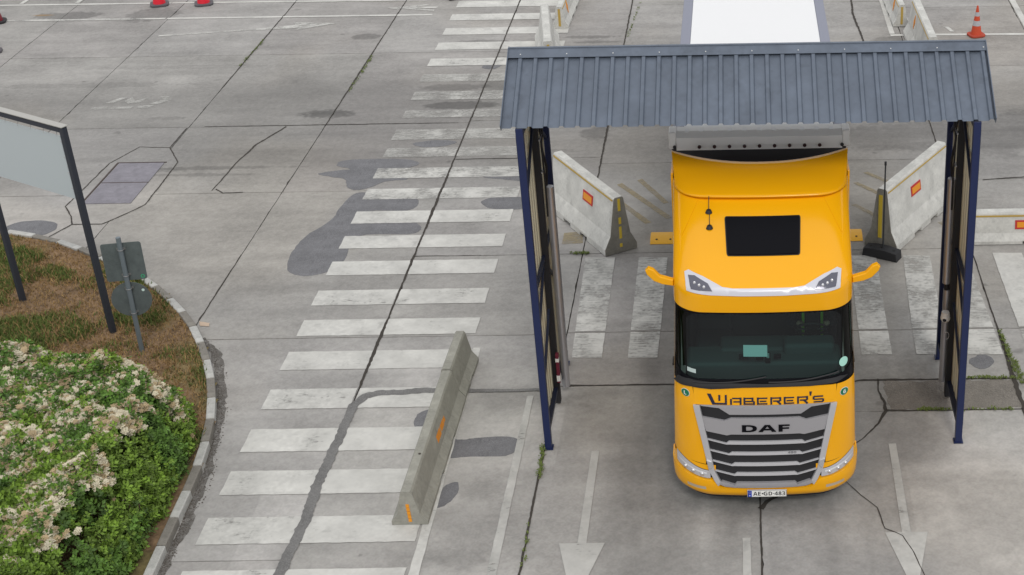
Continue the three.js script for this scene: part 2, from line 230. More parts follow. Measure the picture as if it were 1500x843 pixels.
// ---------- painted markings ----------
function wearTex(seed, lo, hi, fine) {
  return tex(1024, 1024, (i, j) => { const u = i / 1024, v = j / 1024; const a = tfbm(u, v, 7 + seed, 5), b = tfbm(u * 0.999, v, 70, 3), s = vn(u * 22 + seed * 9, v * 300); const t = a * 0.5 + b * 0.3 + s * 0.2 * fine + (1 - fine) * 0.1; return 255 * clamp(sstep(lo, hi, t) * 0.95 + 0.05); });
}
const wearLight = wearTex(1, 0.2, 0.42, 0.6), wearMid = wearTex(2, 0.24, 0.6, 0.9), wearHeavy = wearTex(4, 0.20, 0.78, 1);
const paint = (a, k = 1) => M(0.78 * k, 0.775 * k, 0.76 * k, 0.75, 0, { alphaMap: a, transparent: true, map: TX.plaster });
const paintLight = paint(wearLight), paintWorn = paint(wearLight, 0.78), paintMid = paint(wearMid, 0.95), paintHeavy = paint(wearHeavy, 0.9), paintYellow = M(0.36, 0.30, 0.19, 0.85, 0, { alphaMap: wearHeavy, transparent: true });
const pUV = (x, z) => [x / 3.1 + 0.13, z / 3.1];
const walk = struct('crosswalk', 'white zebra crossing running away up the yard');
const stripesZ = [[-23.6, -23.04], [-22.44, -21.91], [-21.28, -20.73], [-20.12, -19.56], [-18.91, -18.37], [-17.77, -17.26], [-16.6, -16.06], [-15.4, -14.95], [-14.25, -13.66], [-13.2, -12.7], [-12.12, -11.6], [-11.08, -10.57], [-10.01, -9.46], [-8.91, -8.38], [-7.85, -7.3], [-6.72, -6.17], [-5.65, -5.1], [-4.58, -4.0], [-3.41, -2.83], [-2.27, -1.66], [-1.17, -0.58], [-0.05, 0.55], [1.11, 1.7], [2.25, 2.85], [-24.8, -24.25], [-26, -25.4]];
for (const [a, b] of stripesZ) {
  const t = clamp((a + 23) / 24), xl = -7.95 + 0.36 * t, xr = a > -5 ? -4.62 : -4.66, xj = zx(7, (a + b) / 2), gap = 0.022;
  const q = [flat(rough([[xl, a], [xj - gap, a], [xj - gap, b], [xl, b]], 0.006, 0.1), 0.0085, 0, pUV), flat(rough([[xj + gap, a], [xr, a], [xr, b], [xj + gap, b]], 0.006, 0.1), 0.0085, 0, pUV)];
  mesh('stripe', merge(q), a > -18 && a < -13 ? paintHeavy : a > -13 && a < -10.5 ? paintMid : paintLight, walk);
}
const marks = struct('road_markings', 'white painted lane lines, arrows and crossing bars');
const quad = (name, P, m, r = 0.005) => mesh(name, flat(rough(P, r, 0.12), 0.0085, 0, pUV), m, marks);
quad('edge_line', [[-4.62, -4.62], [-4.5, -4.62], [-4.42, 2.6], [-4.56, 2.6]], paintLight);
quad('lane_line', [[-3.54, -3.1], [-3.44, -3.1], [-3.4, 2.6], [-3.54, 2.6]], paintWorn);
for (const P of [[[-3.05, -7.85], [-2.5, -7.83], [-2.47, -5.11], [-2.98, -5.11]], [[-2.98, -5.05], [-2.47, -5.05], [-2.46, -4.23], [-2.95, -4.25]], [[-2.06, -7.82], [-1.53, -7.8], [-1.54, -5.12], [-2.04, -5.12]], [[-2.04, -5.06], [-1.54, -5.06], [-1.55, -4.2], [-2.03, -4.22]], [[1.82, -7.76], [2.31, -7.75], [2.29, -5.03], [1.8, -5.03]], [[1.8, -4.97], [2.29, -4.97], [2.29, -4.19], [1.79, -4.2]], [[2.81, -7.73], [3.3, -7.71], [3.23, -5.03], [2.7, -5.03]], [[2.7, -4.97], [3.23, -4.97], [3.21, -4.16], [2.69, -4.18]], [[-0.95, -7.8], [-0.45, -7.8], [-0.45, -5.12], [-0.95, -5.12]], [[0.85, -7.8], [1.35, -7.8], [1.33, -5.05], [0.85, -5.05]]]) quad('crossing_bar', P, paintMid);
quad('crossing_bar', [[3.72, -7.6], [3.97, -7.6], [4.07, -5.03], [3.55, -5.03]], paintMid); quad('crossing_bar', [[3.55, -4.97], [4.07, -4.97], [4.1, -4.13], [3.5, -4.15]], paintMid); quad('crossing_bar', [[4.46, -7.78], [5.0, -7.76], [5.02, -5.03], [4.5, -5.03]], paintLight); quad('crossing_bar', [[4.5, -4.97], [5.02, -4.97], [5.05, -4.1], [4.52, -4.1]], paintMid); quad('crossing_bar', [[5.5, -7.76], [6.0, -7.76], [6.0, -4.2], [5.5, -4.2]], paintLight);
const arrowShape = (x, zt, zh, ze, w, hw) => [[x - w, zt], [x + w, zt], [x + w * 1.1, zh], [x + hw, zh], [x, ze], [x - hw, zh], [x - w * 1.1, zh]];
mesh('lane_arrow', flat(arrowShape(-2.34, -1.54, 0.65, 1.95, 0.055, 0.31), 0.0085, 0, pUV), paintWorn, marks);
mesh('lane_arrow', flat(arrowShape(2.06, -1.61, 0.52, 1.85, 0.055, 0.29), 0.0085, 0, pUV), paintWorn, marks);
quad('dash', [[-0.17, 0.59], [-0.06, 0.59], [-0.04, 2.4], [-0.15, 2.4]], paintWorn);
quad('bay_line', [[-30, -23.98], [-16, -23.92], [-16, -23.8], [-30, -23.88]], paintLight); quad('bay_line', [[-15.98, -23.92], [-8.6, -23.84], [-8.6, -23.72], [-15.98, -23.8]], paintLight);
quad('bay_line', [[-30, -22.62], [-15.7, -22.54], [-15.7, -22.42], [-30, -22.5]], paintMid); quad('bay_line', [[-15.66, -22.54], [-8.48, -22.5], [-8.48, -22.38], [-15.66, -22.42]], paintLight);
for (const x of [-20.3, -18.75]) quad('bay_line', [[x, -24.0], [x + 0.12, -24.0], [x + 0.4, -29], [x + 0.28, -29]], paintLight);
mesh('turn_arrow', flat([[-15.4, -20.98], [-13.2, -21.32], [-11.85, -21.48], [-11.9, -21.3], [-10.9, -21.85], [-12.1, -21.98], [-12.0, -21.74], [-13.2, -21.44], [-15.4, -21.06]], 0.0085, 0, pUV), paintMid, marks);
mesh('turn_arrow', flat([[-9.85, -23.1], [-9.5, -22.92], [-9.4, -23.0], [-8.5, -22.75], [-8.5, -22.88], [-9.1, -23.02], [-8.45, -23.02], [-8.45, -23.14], [-9.1, -23.14], [-8.7, -23.3], [-8.85, -23.36], [-9.4, -23.18]], 0.0085, 0, pUV), paintMid, marks);
quad('edge_line', [[4.82, -20.2], [9.5, -20.06], [9.5, -19.92], [4.82, -20.06]], paintLight); quad('edge_line', [[3.68, -20.2], [4.6, -20.2], [4.6, -20.06], [3.68, -20.06]], paintLight); quad('edge_line', [[3.62, -24.5], [3.76, -24.5], [3.8, -20.24], [3.67, -20.24]], paintLight); quad('edge_line', [[7.15, -25], [7.3, -25], [7.36, -20.4], [7.2, -20.4]], paintLight); quad('edge_line', [[5.15, -20.7], [5.25, -20.35], [5.35, -20.35], [5.25, -20.72], [5.1, -20.75]], paintMid);
// worn figures in the yard, left of the crossing
for (const P of [[[-15.2, -15.92], [-14.85, -15.96], [-14.8, -15.8], [-15.2, -15.74]], [[-14.75, -15.94], [-14.25, -15.94], [-14.28, -15.8], [-14.75, -15.8]], [[-14.15, -15.98], [-13.8, -16.02], [-13.85, -15.86], [-14.15, -15.8]], [[-15.0, -16.2], [-14.75, -16.55], [-14.6, -16.52], [-14.85, -16.16]], [[-14.6, -16.3], [-14.5, -16.55], [-14.35, -16.3], [-14.1, -16.5], [-14.2, -16.2], [-14.45, -16.12]], [[-13.95, -16.1], [-13.7, -16.35], [-13.85, -16.55], [-13.65, -16.58], [-13.5, -16.35], [-13.75, -16.05]]]) quad('worn_figure', P, paintHeavy);
for (const P of [[[-3.05, -10.88], [-2.95, -10.96], [-1.9, -9.3], [-2.02, -9.24]], [[-2.7, -11.1], [-2.6, -11.18], [-1.5, -9.5], [-1.62, -9.44]], [[-2.3, -11.3], [-2.2, -11.38], [-1.6, -10.2], [-1.7, -10.14]], [[2.1, -11.0], [2.2, -11.05], [2.8, -10.3], [2.7, -10.24]], [[2.0, -9.95], [2.1, -10.0], [2.55, -9.4], [2.44, -9.36]], [[2.35, -11.5], [2.45, -11.55], [3.1, -10.8], [3, -10.74]], [[3.6, -9.1], [3.7, -9.15], [4.0, -8.6], [3.9, -8.55]], [[-3.55, -8.9], [-3.2, -8.95], [-3.15, -8.45], [-3.55, -8.42]]]) quad('hatch_line', P, paintYellow);

// ---------- traffic island: kerb stones, soil, grass, hedge ----------
const kerbC = new THREE.CatmullRomCurve3([[-15.5, -9.35], [-14.14, -9.11], [-13.05, -8.66], [-12.02, -7.97], [-11.33, -7.46], [-10.69, -6.86], [-10.19, -6.29], [-9.78, -5.76], [-9.44, -5.24], [-9.1, -4.6], [-8.86, -4.1], [-8.62, -3.5], [-8.42, -2.9], [-8.25, -2.2], [-8.14, -1.5], [-8.07, -0.8], [-8.03, 0], [-7.99, 0.8], [-7.95, 1.6], [-7.9, 3.2]].map((p) => new THREE.Vector3(p[0], 0, p[1])));
const island = struct('traffic_island', 'planted island with a curved kerb of white and grey stones');
const kStone = M(0.33, 0.31, 0.285, 0.95, 0, { map: TX.plaster, bumpMap: TX.grain, bumpScale: 0.006 }), kWhite = M(0.68, 0.68, 0.67, 0.85, 0, { map: TX.plaster, bumpMap: TX.grain, bumpScale: 0.004 });
const kr = rng(8);
{
  const L = kerbC.getLength(), n = Math.round(L / 0.62);
  for (let i = 0; i < n; i++) {
    const a = kerbC.getPointAt(i / n), b = kerbC.getPointAt((i + 1) / n), m = a.clone().add(b).multiplyScalar(0.5), len = a.distanceTo(b);
    const white = i % 2 === 0;
    const g = bx(len - 0.014, 0.24, 0.13, 0, 0, 0, 0.018); const o = mesh('kerb_stone', g, white ? kWhite : kStone, island);
    o.position.set(m.x, 0.005 + (kr() - 0.5) * 0.012, m.z); o.rotation.y = Math.atan2(-(b.z - a.z), b.x - a.x) + (kr() - 0.5) * 0.02; o.rotation.z = (kr() - 0.5) * 0.012;
  }
}
{
  const r = rng(91), pos = []; const path = [[-9.3, -5.1], [-8.9, -4.5], [-8.5, -3.45], [-8.3, -2.7], [-8.12, -1.9], [-8.0, -1.0], [-7.95, 0], [-7.9, 0.8], [-7.86, 1.8]];
  for (let k = 0; k < 1500; k++) { const t = Math.pow(r(), 0.75) * (path.length - 1.001), i = Math.floor(t), f = t - i, a = path[i], b = path[i + 1], d = Math.pow(r(), 2.2) * (0.05 + 0.2 * fbm(t * 2.2, 4, 2)), x = lerp(a[0], b[0], f) + d, z = lerp(a[1], b[1], f) + (r() - 0.5) * 0.05 + d * 0.15, s = 0.006 + 0.016 * r() * r(), q = r() * 6.28, h = 0.007 + s * 0.25; const P = [0, 2.1, 4.2].map((o) => [x + Math.cos(q + o) * s, 0.003, z + Math.sin(q + o) * s * 0.7]), T = [x, h, z]; for (const [m, n] of [[0, 1], [1, 2], [2, 0]]) pos.push(...P[m], ...T, ...P[n]); }
  const wd = (k) => 0.5 + k; mesh('kerb_dirt', ribbon(path.map((p, i) => [p[0] + 0.05, p[1], wd(fbm(i * 1.7, 9, 2))]), 0.16, 0.0062, 0.2, 0.09, 0.05), M(0.22, 0.2, 0.178, 1, 0, { map: TX.asphalt, alphaMap: wearHeavy, transparent: true }), island);
  const g = new THREE.BufferGeometry(); g.setAttribute('position', new THREE.Float32BufferAttribute(pos, 3)); g.computeVertexNormals();
  mesh('kerb_litter', g, M(0.085, 0.07, 0.055, 1), island).userData.kind = 'stuff';
}
const islePts = kerbC.getSpacedPoints(90).map((p) => [p.x, p.z]); const islePoly = [...islePts, [-17, 3.4], [-17, -9.3]];
function inside(x, z, P = islePoly) { let c = false; for (let i = 0, j = P.length - 1; i < P.length; j = i++) { const a = P[i], b = P[j]; if ((a[1] > z) !== (b[1] > z) && x < (b[0] - a[0]) * (z - a[1]) / (b[1] - a[1]) + a[0]) c = !c; } return c; }
function edgeDist(x, z) { let d = 9; for (const p of islePts) d = Math.min(d, Math.hypot(p[0] - x, p[1] - z)); return d; }
const greenAt = (x, z) => sstep(0.36, 0.54, fbm(x * 0.8 + 4, z * 0.8 + 50, 4) + 0.18 * Math.exp(-((x + 11.4) ** 2 / 1.2 + (z + 6.2) ** 2 / 1.6)) - 0.16 * sstep(1.0, 0.2, edgeDist(x, z)));
const soilH = (x, z) => 0.085 + 0.05 * sstep(0, 1.5, edgeDist(x, z)) + 0.03 * (fbm(x * 2.2, z * 2.2, 3) - 0.5);
TX.soil = tex(1024, 1024, (i, j) => { const x = -17 + i / 1024 * 10, z = -10 + j / 1024 * 13.5; const a = fbm(x * 1.1, z * 1.1, 4), b = fbm(x * 9, z * 9, 3), c = fbm(x * 26, z * 26, 2); const k = 0.75 + 0.5 * (a - 0.5) + 0.7 * (b - 0.5) + 0.5 * (c - 0.5); const g = sstep(0.45, 0.6, fbm(x * 0.8 + 4, z * 0.8 + 50, 4)) * 0.6; return [toS(clamp(lerp(0.26, 0.17, g) * k)), toS(clamp(lerp(0.165, 0.16, g) * k)), toS(clamp(lerp(0.09, 0.05, g) * k))]; }, true);
{
  const pos = [], uv = [], st = 0.16;
  for (let x = -17; x < -7.6; x += st) for (let z = -9.6; z < 3.3; z += st) { if (!inside(x + st / 2, z + st / 2)) continue; const q = [[x, z], [x, z + st], [x + st, z + st], [x, z], [x + st, z + st], [x + st, z]]; for (const p of q) { pos.push(p[0], soilH(p[0], p[1]), p[1]); uv.push((p[0] + 17) / 10, (p[1] + 10) / 13.5); } }
  let g = new THREE.BufferGeometry(); g.setAttribute('position', new THREE.Float32BufferAttribute(pos, 3)); g.setAttribute('uv', new THREE.Float32BufferAttribute(uv, 2)); g = mergeVertices(g); g.computeVertexNormals();
  mesh('soil', g, M(1, 1, 1, 1, 0, { map: TX.soil, bumpMap: TX.soil, bumpScale: 0.02 }), island);
}
const hedgePoly = [[-17, -3.7], [-14, -3.6], [-12.4, -3.55], [-11.7, -3.55], [-11.2, -3.35], [-10.5, -3.25], [-9.9, -3.05], [-9.4, -2.95], [-8.95, -2.75], [-8.52, -2.3], [-8.32, -1.7], [-8.24, -0.9], [-8.22, 0], [-8.22, 1], [-8.2, 3.2], [-17, 3.2]];
{
  const r = rng(31), N = 70000, blade = new THREE.BufferGeometry();
  blade.setAttribute('position', new THREE.Float32BufferAttribute([-0.006, 0, 0, 0.006, 0, 0, 0.004, 0.6, 0.12, -0.006, 0, 0, 0.004, 0.6, 0.12, -0.003, 0.6, 0.12, -0.003, 0.6, 0.12, 0.004, 0.6, 0.12, 0.002, 1, 0.45], 3)); blade.computeVertexNormals();
  const im = new THREE.InstancedMesh(blade, M(1, 1, 1, 0.9), N), mx = new THREE.Matrix4(), q = new THREE.Quaternion(), e = new THREE.Euler(), col = new THREE.Color(); let k = 0;
  while (k < N) {
    const x = -15.6 + r() * 7.8, z = -9.3 + r() * 8; if (!inside(x, z) || edgeDist(x, z) < 0.09) continue; const gr = greenAt(x, z); if (r() > 0.35 + 0.65 * gr) continue;
    const h = (0.04 + 0.06 * r()) * (0.7 + 0.9 * gr); e.set((r() - 0.5) * 1.1, r() * 6.28, (r() - 0.5) * 1.1); q.setFromEuler(e);
    mx.compose(new THREE.Vector3(x, soilH(x, z) - 0.005, z), q, new THREE.Vector3(1 + r(), h, h)); im.setMatrixAt(k, mx);
    const v = 0.7 + 0.6 * r(); r() < gr * 0.8 ? col.setRGB(0.105 * v, 0.15 * v, 0.03 * v) : col.setRGB(0.31 * v, 0.20 * v, 0.085 * v); im.setColorAt(k, col); k++;
  }
  im.name = 'grass'; im.castShadow = im.receiveShadow = true; im.userData = { kind: 'stuff', label: 'patchy dry and green grass growing on the island', category: 'grass' }; scene.add(im);
}
{
  const hd = thing('flowering_hedge', 'dense green hedge covered in cream blossom inside the curved kerb', 'hedge', [-11, 0, -0.5]);
  const ox = -11, oz = -0.5, r = rng(41);
  const hp = hedgePoly; const hEdge = (x, z) => { let d = 9; for (let i = 0; i < hp.length; i++) { const a = hp[i], b = hp[(i + 1) % hp.length], vx = b[0] - a[0], vz = b[1] - a[1], t = clamp(((x - a[0]) * vx + (z - a[1]) * vz) / (vx * vx + vz * vz)); d = Math.min(d, Math.hypot(x - a[0] - vx * t, z - a[1] - vz * t)); } return d; };
  const top = (x, z, e) => { const n = fbm(x * 1.15 + 8, z * 1.15 + 3, 3), m = fbm(x * 3.4, z * 3.4 + 70, 2); return (0.3 + 0.78 * Math.pow(clamp(e / 0.6), 0.5)) * (0.78 + 0.46 * n + 0.22 * (m - 0.5)); };
  // leaf sprig: six small folded leaves on a short twig
  const lp = []; const lr = rng(3);
  for (let k = 0; k < 7; k++) {
    const a = k * 2.4, t = 0.15 + k * 0.12, L = 0.042 + lr() * 0.018, W = L * 0.36, m = new THREE.Matrix4().makeRotationFromEuler(new THREE.Euler(-0.5 - lr() * 0.6, a, 0, 'YXZ')).setPosition(Math.sin(a) * 0.008, t * 0.09, Math.cos(a) * 0.008);
    const P = [[0, 0, 0], [W, 0.004, L * 0.45], [0, -0.003, L * 0.5], [-W, 0.004, L * 0.45], [0, 0, L]].map((p) => new THREE.Vector3(...p).applyMatrix4(m));
    for (const [i, j, l] of [[0, 1, 2], [0, 2, 3], [2, 1, 4], [3, 2, 4]]) for (const q of [i, j, l]) lp.push(P[q].x, P[q].y, P[q].z);
  }
  const lg = new THREE.BufferGeometry(); lg.setAttribute('position', new THREE.Float32BufferAttribute(lp, 3)); lg.computeVertexNormals();
  // blossom head: a flat-topped cluster of little five-petal florets
  const fp = []; for (let k = 0; k < 16; k++) { const a = k * 2.4, rr = 0.034 * Math.sqrt(k / 16), cy = 0.016 - rr * rr * 9 + lr() * 0.004, s = 0.0085 + lr() * 0.002, cx = Math.cos(a) * rr, cz = Math.sin(a) * rr, rot = lr() * 6; for (let p = 0; p < 5; p++) { const b = rot + p * 1.2566, c = b + 0.55, d = b - 0.55; fp.push(cx, cy, cz, cx + Math.cos(c) * s * 0.8, cy + 0.003, cz + Math.sin(c) * s * 0.8, cx + Math.cos(b) * s * 1.25, cy + 0.004, cz + Math.sin(b) * s * 1.25, cx, cy, cz, cx + Math.cos(b) * s * 1.25, cy + 0.004, cz + Math.sin(b) * s * 1.25, cx + Math.cos(d) * s * 0.8, cy + 0.003, cz + Math.sin(d) * s * 0.8); } }
  const fg = new THREE.BufferGeometry(); fg.setAttribute('position', new THREE.Float32BufferAttribute(fp, 3)); fg.computeVertexNormals();
  const leafM = M(1, 1, 1, 0.75, 0, { transmission: 0.25, thickness: 0 }), flM = M(1, 1, 1, 0.9);
  const NL = 52000, NF = 20000, il = new THREE.InstancedMesh(lg, leafM, NL), fl = new THREE.InstancedMesh(fg, flM, NF);
  const mx = new THREE.Matrix4(), q = new THREE.Quaternion(), q2 = new THREE.Quaternion(), col = new THREE.Color(), up = new THREE.Vector3(0, 1, 0), nrm = new THREE.Vector3();
  const sample = () => { for (;;) { const x = -13.6 + r() * 5.4, z = -3.7 + r() * 6.2; if (inside(x, z, hp)) { const e = hEdge(x, z); return [x, z, e]; } } };
  let kl = 0, kf = 0, guard = 0;
  while (kl < NL) {
    const [x, z, e] = sample(); const h = top(x, z, e);
    const hx = top(x + 0.05, z, hEdge(x + 0.05, z)) - h, hz = top(x, z + 0.05, hEdge(x, z + 0.05)) - h; nrm.set(-hx * 14, 1, -hz * 14).normalize();
    const depth = Math.pow(r(), 1.8) * Math.min(0.45, h * 0.75), clump = fbm(x * 5 + 20, z * 5, 2); if (clump < 0.42 && r() < 0.8) continue;
    const y = h * (e < 0.5 ? 0.35 + 0.65 * r() : 1) - depth + 0.05;
    nrm.x += (r() - 0.5) * 1.3; nrm.z += (r() - 0.5) * 1.3; nrm.normalize(); q.setFromUnitVectors(up, nrm); q2.setFromAxisAngle(up, r() * 6.28); q.multiply(q2);
    const s = 0.8 + r() * 0.6; mx.compose(new THREE.Vector3(x - ox, Math.max(0.1, y), z - oz), q, new THREE.Vector3(s, s, s)); il.setMatrixAt(kl, mx);
    const v = 0.5 + 0.95 * r(), young = fbm(x * 1.9 + 70, z * 1.9, 3) > 0.5 ? 1 : 0; col.setRGB((0.115 + 0.07 * young) * v, (0.225 + 0.075 * young) * v, 0.03 * v); il.setColorAt(kl, col); kl++;
  }
  while (kf < NF && guard++ < 400000) {
    const [x, z, e] = sample(); const dens = fbm(x * 0.9 + 12, z * 0.9 + 41, 3) * 0.55 + fbm(x * 3.2 + 2, z * 3.2, 3) * 0.45 + 0.07 * sstep(0.2, -1.6, z) - 0.2 * sstep(0.9, 0.2, e) * (z > -1.7 ? 1 : 0) - 0.06 * sstep(-10.6, -9.4, x) * (z > -0.6 ? 1 : 0) + 0.06 * sstep(-10, -11.2, x);
    if (dens < 0.405 || r() > (dens - 0.39) * 7) continue; const h = top(x, z, e) - (e < 0.3 ? r() * 0.4 : 0);
    nrm.set((r() - 0.5) * 1.1, 1, (r() - 0.5) * 1.1 + 0.25).normalize(); q.setFromUnitVectors(up, nrm); q2.setFromAxisAngle(up, r() * 6.28); q.multiply(q2);
    const s = 0.9 + r() * 0.75; mx.compose(new THREE.Vector3(x - ox, h + 0.07 + (r() - 0.5) * 0.08, z - oz), q, new THREE.Vector3(s, s, s)); fl.setMatrixAt(kf, mx);
    const v = 0.8 + 0.3 * r(), old = r() < 0.45; old ? col.setRGB(0.48 * v, 0.37 * v, 0.22 * v) : col.setRGB(0.66 * v, 0.60 * v, 0.45 * v); fl.setColorAt(kf, col); kf++;
  }
  fl.count = kf;
  for (const [o, n] of [[il, 'foliage'], [fl, 'blossom']]) { o.name = n; o.castShadow = o.receiveShadow = true; o.userData.kind = 'stuff'; hd.add(o); }
  const st = []; for (let k = 0; k < 420; k++) { const [x, z, e] = sample(), h = top(x, z, e) * 0.85; st.push(bar([x - ox, 0.05, z - oz], [x - ox + (r() - 0.5) * 0.5, h, z - oz + (r() - 0.5) * 0.5], 0.006 + r() * 0.006, 5)); }
  const sm = mesh('stems', merge(st), M(0.06, 0.035, 0.022, 0.95), hd); sm.userData.kind = 'stuff';
}
// weeds in the joints
{
  const r = rng(61), spots = []; const along = (a, b, n, w) => { for (let i = 0; i < n; i++) { const t = r(); spots.push([lerp(a[0], b[0], t) + (r() - 0.5) * w, lerp(a[1], b[1], t) + (r() - 0.5) * w]); } };
  along([4.15, -4.9], [4.2, -4.0], 70, 0.05); along([4.2, -4.0], [4.3, -3.2], 90, 0.12); along([2.5, -2.5], [4.1, -2.5], 45, 0.05); along([2.62, -2.52], [2.95, -2.5], 35, 0.06); along([3.4, -3.42], [4.2, -3.4], 60, 0.05); along([-3.12, -1.75], [-3.1, -0.9], 60, 0.06); along([-3.35, -8.02], [-3.0, -8.02], 40, 0.08); along([-9.4, -19.2], [-9.42, -16.6], 45, 0.05); along([-12.5, -20.6], [-12.55, -18.5], 35, 0.06); along([-2.9, -23.2], [-3.1, -20], 30, 0.05); along([-3.1, 0.2], [-3.08, 1.2], 15, 0.04);
  const g = []; for (const [x, z] of spots) for (let k = 0; k < 3; k++) { const a = r() * 6.28, L = 0.025 + r() * 0.035, w = 0.007 + r() * 0.006, t = new THREE.BufferGeometry(), dx = Math.cos(a), dz = Math.sin(a), y = 0.02 + r() * 0.03; t.setAttribute('position', new THREE.Float32BufferAttribute([x, 0.001, z, x + dx * L * 0.5 - dz * w, y, z + dz * L * 0.5 + dx * w, x + dx * L * 0.5 + dz * w, y, z + dz * L * 0.5 - dx * w, x + dx * L, y * 0.8, z + dz * L, x + dx * L * 0.5 + dz * w, y, z + dz * L * 0.5 - dx * w, x + dx * L * 0.5 - dz * w, y, z + dz * L * 0.5 + dx * w], 3)); g.push(t); }
  const o = mesh('weeds', merge(g), M(0.13, 0.17, 0.04, 0.9), scene); o.userData = { kind: 'stuff', label: 'small green weeds sprouting from the slab joints', category: 'weeds' };
}
// ---------- gate canopy ----------
{
  const navy = M(0.012, 0.022, 0.085, 0.42, 0.15), navyD = M(0.012, 0.018, 0.045, 0.5, 0.15), roofM = M(0.165, 0.20, 0.268, 0.5, 0.1, { map: TX.plaster }), cream = M(0.60, 0.575, 0.44, 0.6), black = M(0.012, 0.012, 0.015, 0.6), silver = M(0.55, 0.55, 0.58, 0.4, 0.7), white = M(0.75, 0.75, 0.73, 0.4);
  const C = thing('gate_canopy', 'blue-grey ribbed metal roof on navy posts spanning the truck lane', 'canopy', [0, 0, -2.85]);
  const zE = 1.24, hE = 5.12, hR = 5.76, xL = -3.27, xR = 3.27;
  const sheet = (s) => {                                      // ribbed sheet from the ridge (0,hR) to the eave (s*zE,hE)
    const prof = [], n = 31, pitch = (xR - xL) / n; for (let i = 0; i < n; i++) { const x = xL + i * pitch; prof.push([x, 0], [x + pitch * 0.6, 0], [x + pitch * 0.67, 0.034], [x + pitch * 0.88, 0.034], [x + pitch * 0.96, 0]); } prof.push([xR, 0]);
    const pos = [], uv = []; const N = [0, zE, s * (hR - hE)]; const nl = Math.hypot(N[1], N[2]); const ny = N[1] / nl, nz = N[2] / nl;
    const at = (p, t) => [p[0], lerp(hR, hE, t) + p[1] * ny, s * zE * t + p[1] * nz];
    for (let i = 0; i < prof.length - 1; i++) for (let k = 0; k < 4; k++) { const t0 = k / 4, t1 = (k + 1) / 4, a = at(prof[i], t0), b = at(prof[i + 1], t0), c = at(prof[i + 1], t1), d = at(prof[i], t1); for (const q of s > 0 ? [a, d, b, b, d, c] : [a, b, d, b, c, d]) { pos.push(...q); uv.push(q[0] * 0.3, q[2] * 0.3); } }
    const g = new THREE.BufferGeometry(); g.setAttribute('position', new THREE.Float32BufferAttribute(pos, 3)); g.setAttribute('uv', new THREE.Float32BufferAttribute(uv, 2)); g.computeVertexNormals(); return g;
  };
  mesh('roof_sheet', sheet(1), roofM, C); mesh('roof_sheet', sheet(-1), roofM, C);
  const sl = (hR - hE) / zE, an = Math.atan(sl);
  const cap = (s) => { const g = new THREE.BoxGeometry(xR - xL + 0.02, 0.003, 0.19); g.translate(0, 0, s * 0.095).rotateX(s * an).translate(0, hR + 0.048, 0); return boxUV(g, 0.3); };
  mesh('ridge_cap', merge([cap(1), cap(-1), bx(xR - xL + 0.02, 0.014, 0.05, 0, hR + 0.046, 0)]), roofM, C);
  for (const x of [xL - 0.008, xR + 0.008]) mesh('gable_trim', merge([1, -1].map((s) => sbar([x, hR + 0.015, 0], [x, hE + 0.01, s * (zE + 0.005)], 0.012, 0.1))), roofM, C);
  const scr = []; for (let i = 0; i < 31; i += 3) scr.push(bx(0.014, 0.01, 0.014, xL + (i + 0.81) * (xR - xL) / 31, hR + 0.005, 0.155)); mesh('screws', merge(scr), white, C).userData.kind = 'stuff';
  for (const sx of [-1, 1]) {
    const x = sx * 3.04;
    for (const z of [1.2, -1.21]) { mesh('post', merge([bx(0.1, 5.1, 0.1, x, 2.56, z, 0.006), bx(0.14, 0.012, 0.14, x, 0.016, z)]), z > 0 ? navy : navy, C); }
    for (const [w, h] of [[0.07, 0.3], [0.07, 5.0], [0.05, 2.6]]) mesh('side_rail', bx(w, w, 2.3, x, h, 0), navyD, C);
    // vertical ribbed cladding outside the posts
    const prof = []; for (let z = -1.15; z < 1.1; z += 0.2) prof.push([z, 0], [z + 0.09, 0], [z + 0.11, 0.025], [z + 0.18, 0.025]); prof.push([1.14, 0]);
    const pos = []; for (let i = 0; i < prof.length - 1; i++) { const a = prof[i], b = prof[i + 1], X = (p) => sx * (3.07 + p[1]); pos.push(X(a), 0.3, a[0], X(b), 0.3, b[0], X(b), 5.0, b[0], X(a), 0.3, a[0], X(b), 5.0, b[0], X(a), 5.0, a[0]); }
    const g = new THREE.BufferGeometry(); g.setAttribute('position', new THREE.Float32BufferAttribute(pos, 3)); g.computeVertexNormals(); g.setAttribute('uv', new THREE.Float32BufferAttribute(new Float32Array(pos.length / 3 * 2), 2)); mesh('cladding_sheet', g, cream, C);
    for (const [a, b] of [[4.75, 4.0], [2.65, 1.9], [1.75, 1.0]]) mesh('brace', sbar([x, a, -0.05], [x, b, 1.15], 0.035, 0.05), navyD, C);
    for (const [a, b] of [[4.75, 4.0], [2.4, 1.6]]) mesh('brace', sbar([x, a, -0.05], [x, b, -1.15], 0.035, 0.05), navyD, C);
    mesh('cable_column', bx(0.1, 4.95, 0.12, x - sx * 0.01, 2.52, -0.02, 0.008), black, C);
    mesh('cable', merge([tube([[x - sx * 0.08, 4.95, -0.15], [x - sx * 0.1, 4.6, -0.22], [x - sx * 0.08, 4.3, -0.12], [x - sx * 0.11, 3.95, -0.2], [x - sx * 0.08, 3.6, -0.3]], 0.018), tube([[x - sx * 0.09, 4.95, -0.05], [x - sx * 0.08, 4.4, -0.1], [x - sx * 0.1, 3.8, -0.04], [x - sx * 0.09, 3.2, -0.08]], 0.014)]), black, C);
    for (const h of [4.45, 3.95]) mesh('cable_clip', bx(0.02, 0.02, 0.22, x - sx * 0.08, h, -0.05), silver, C);
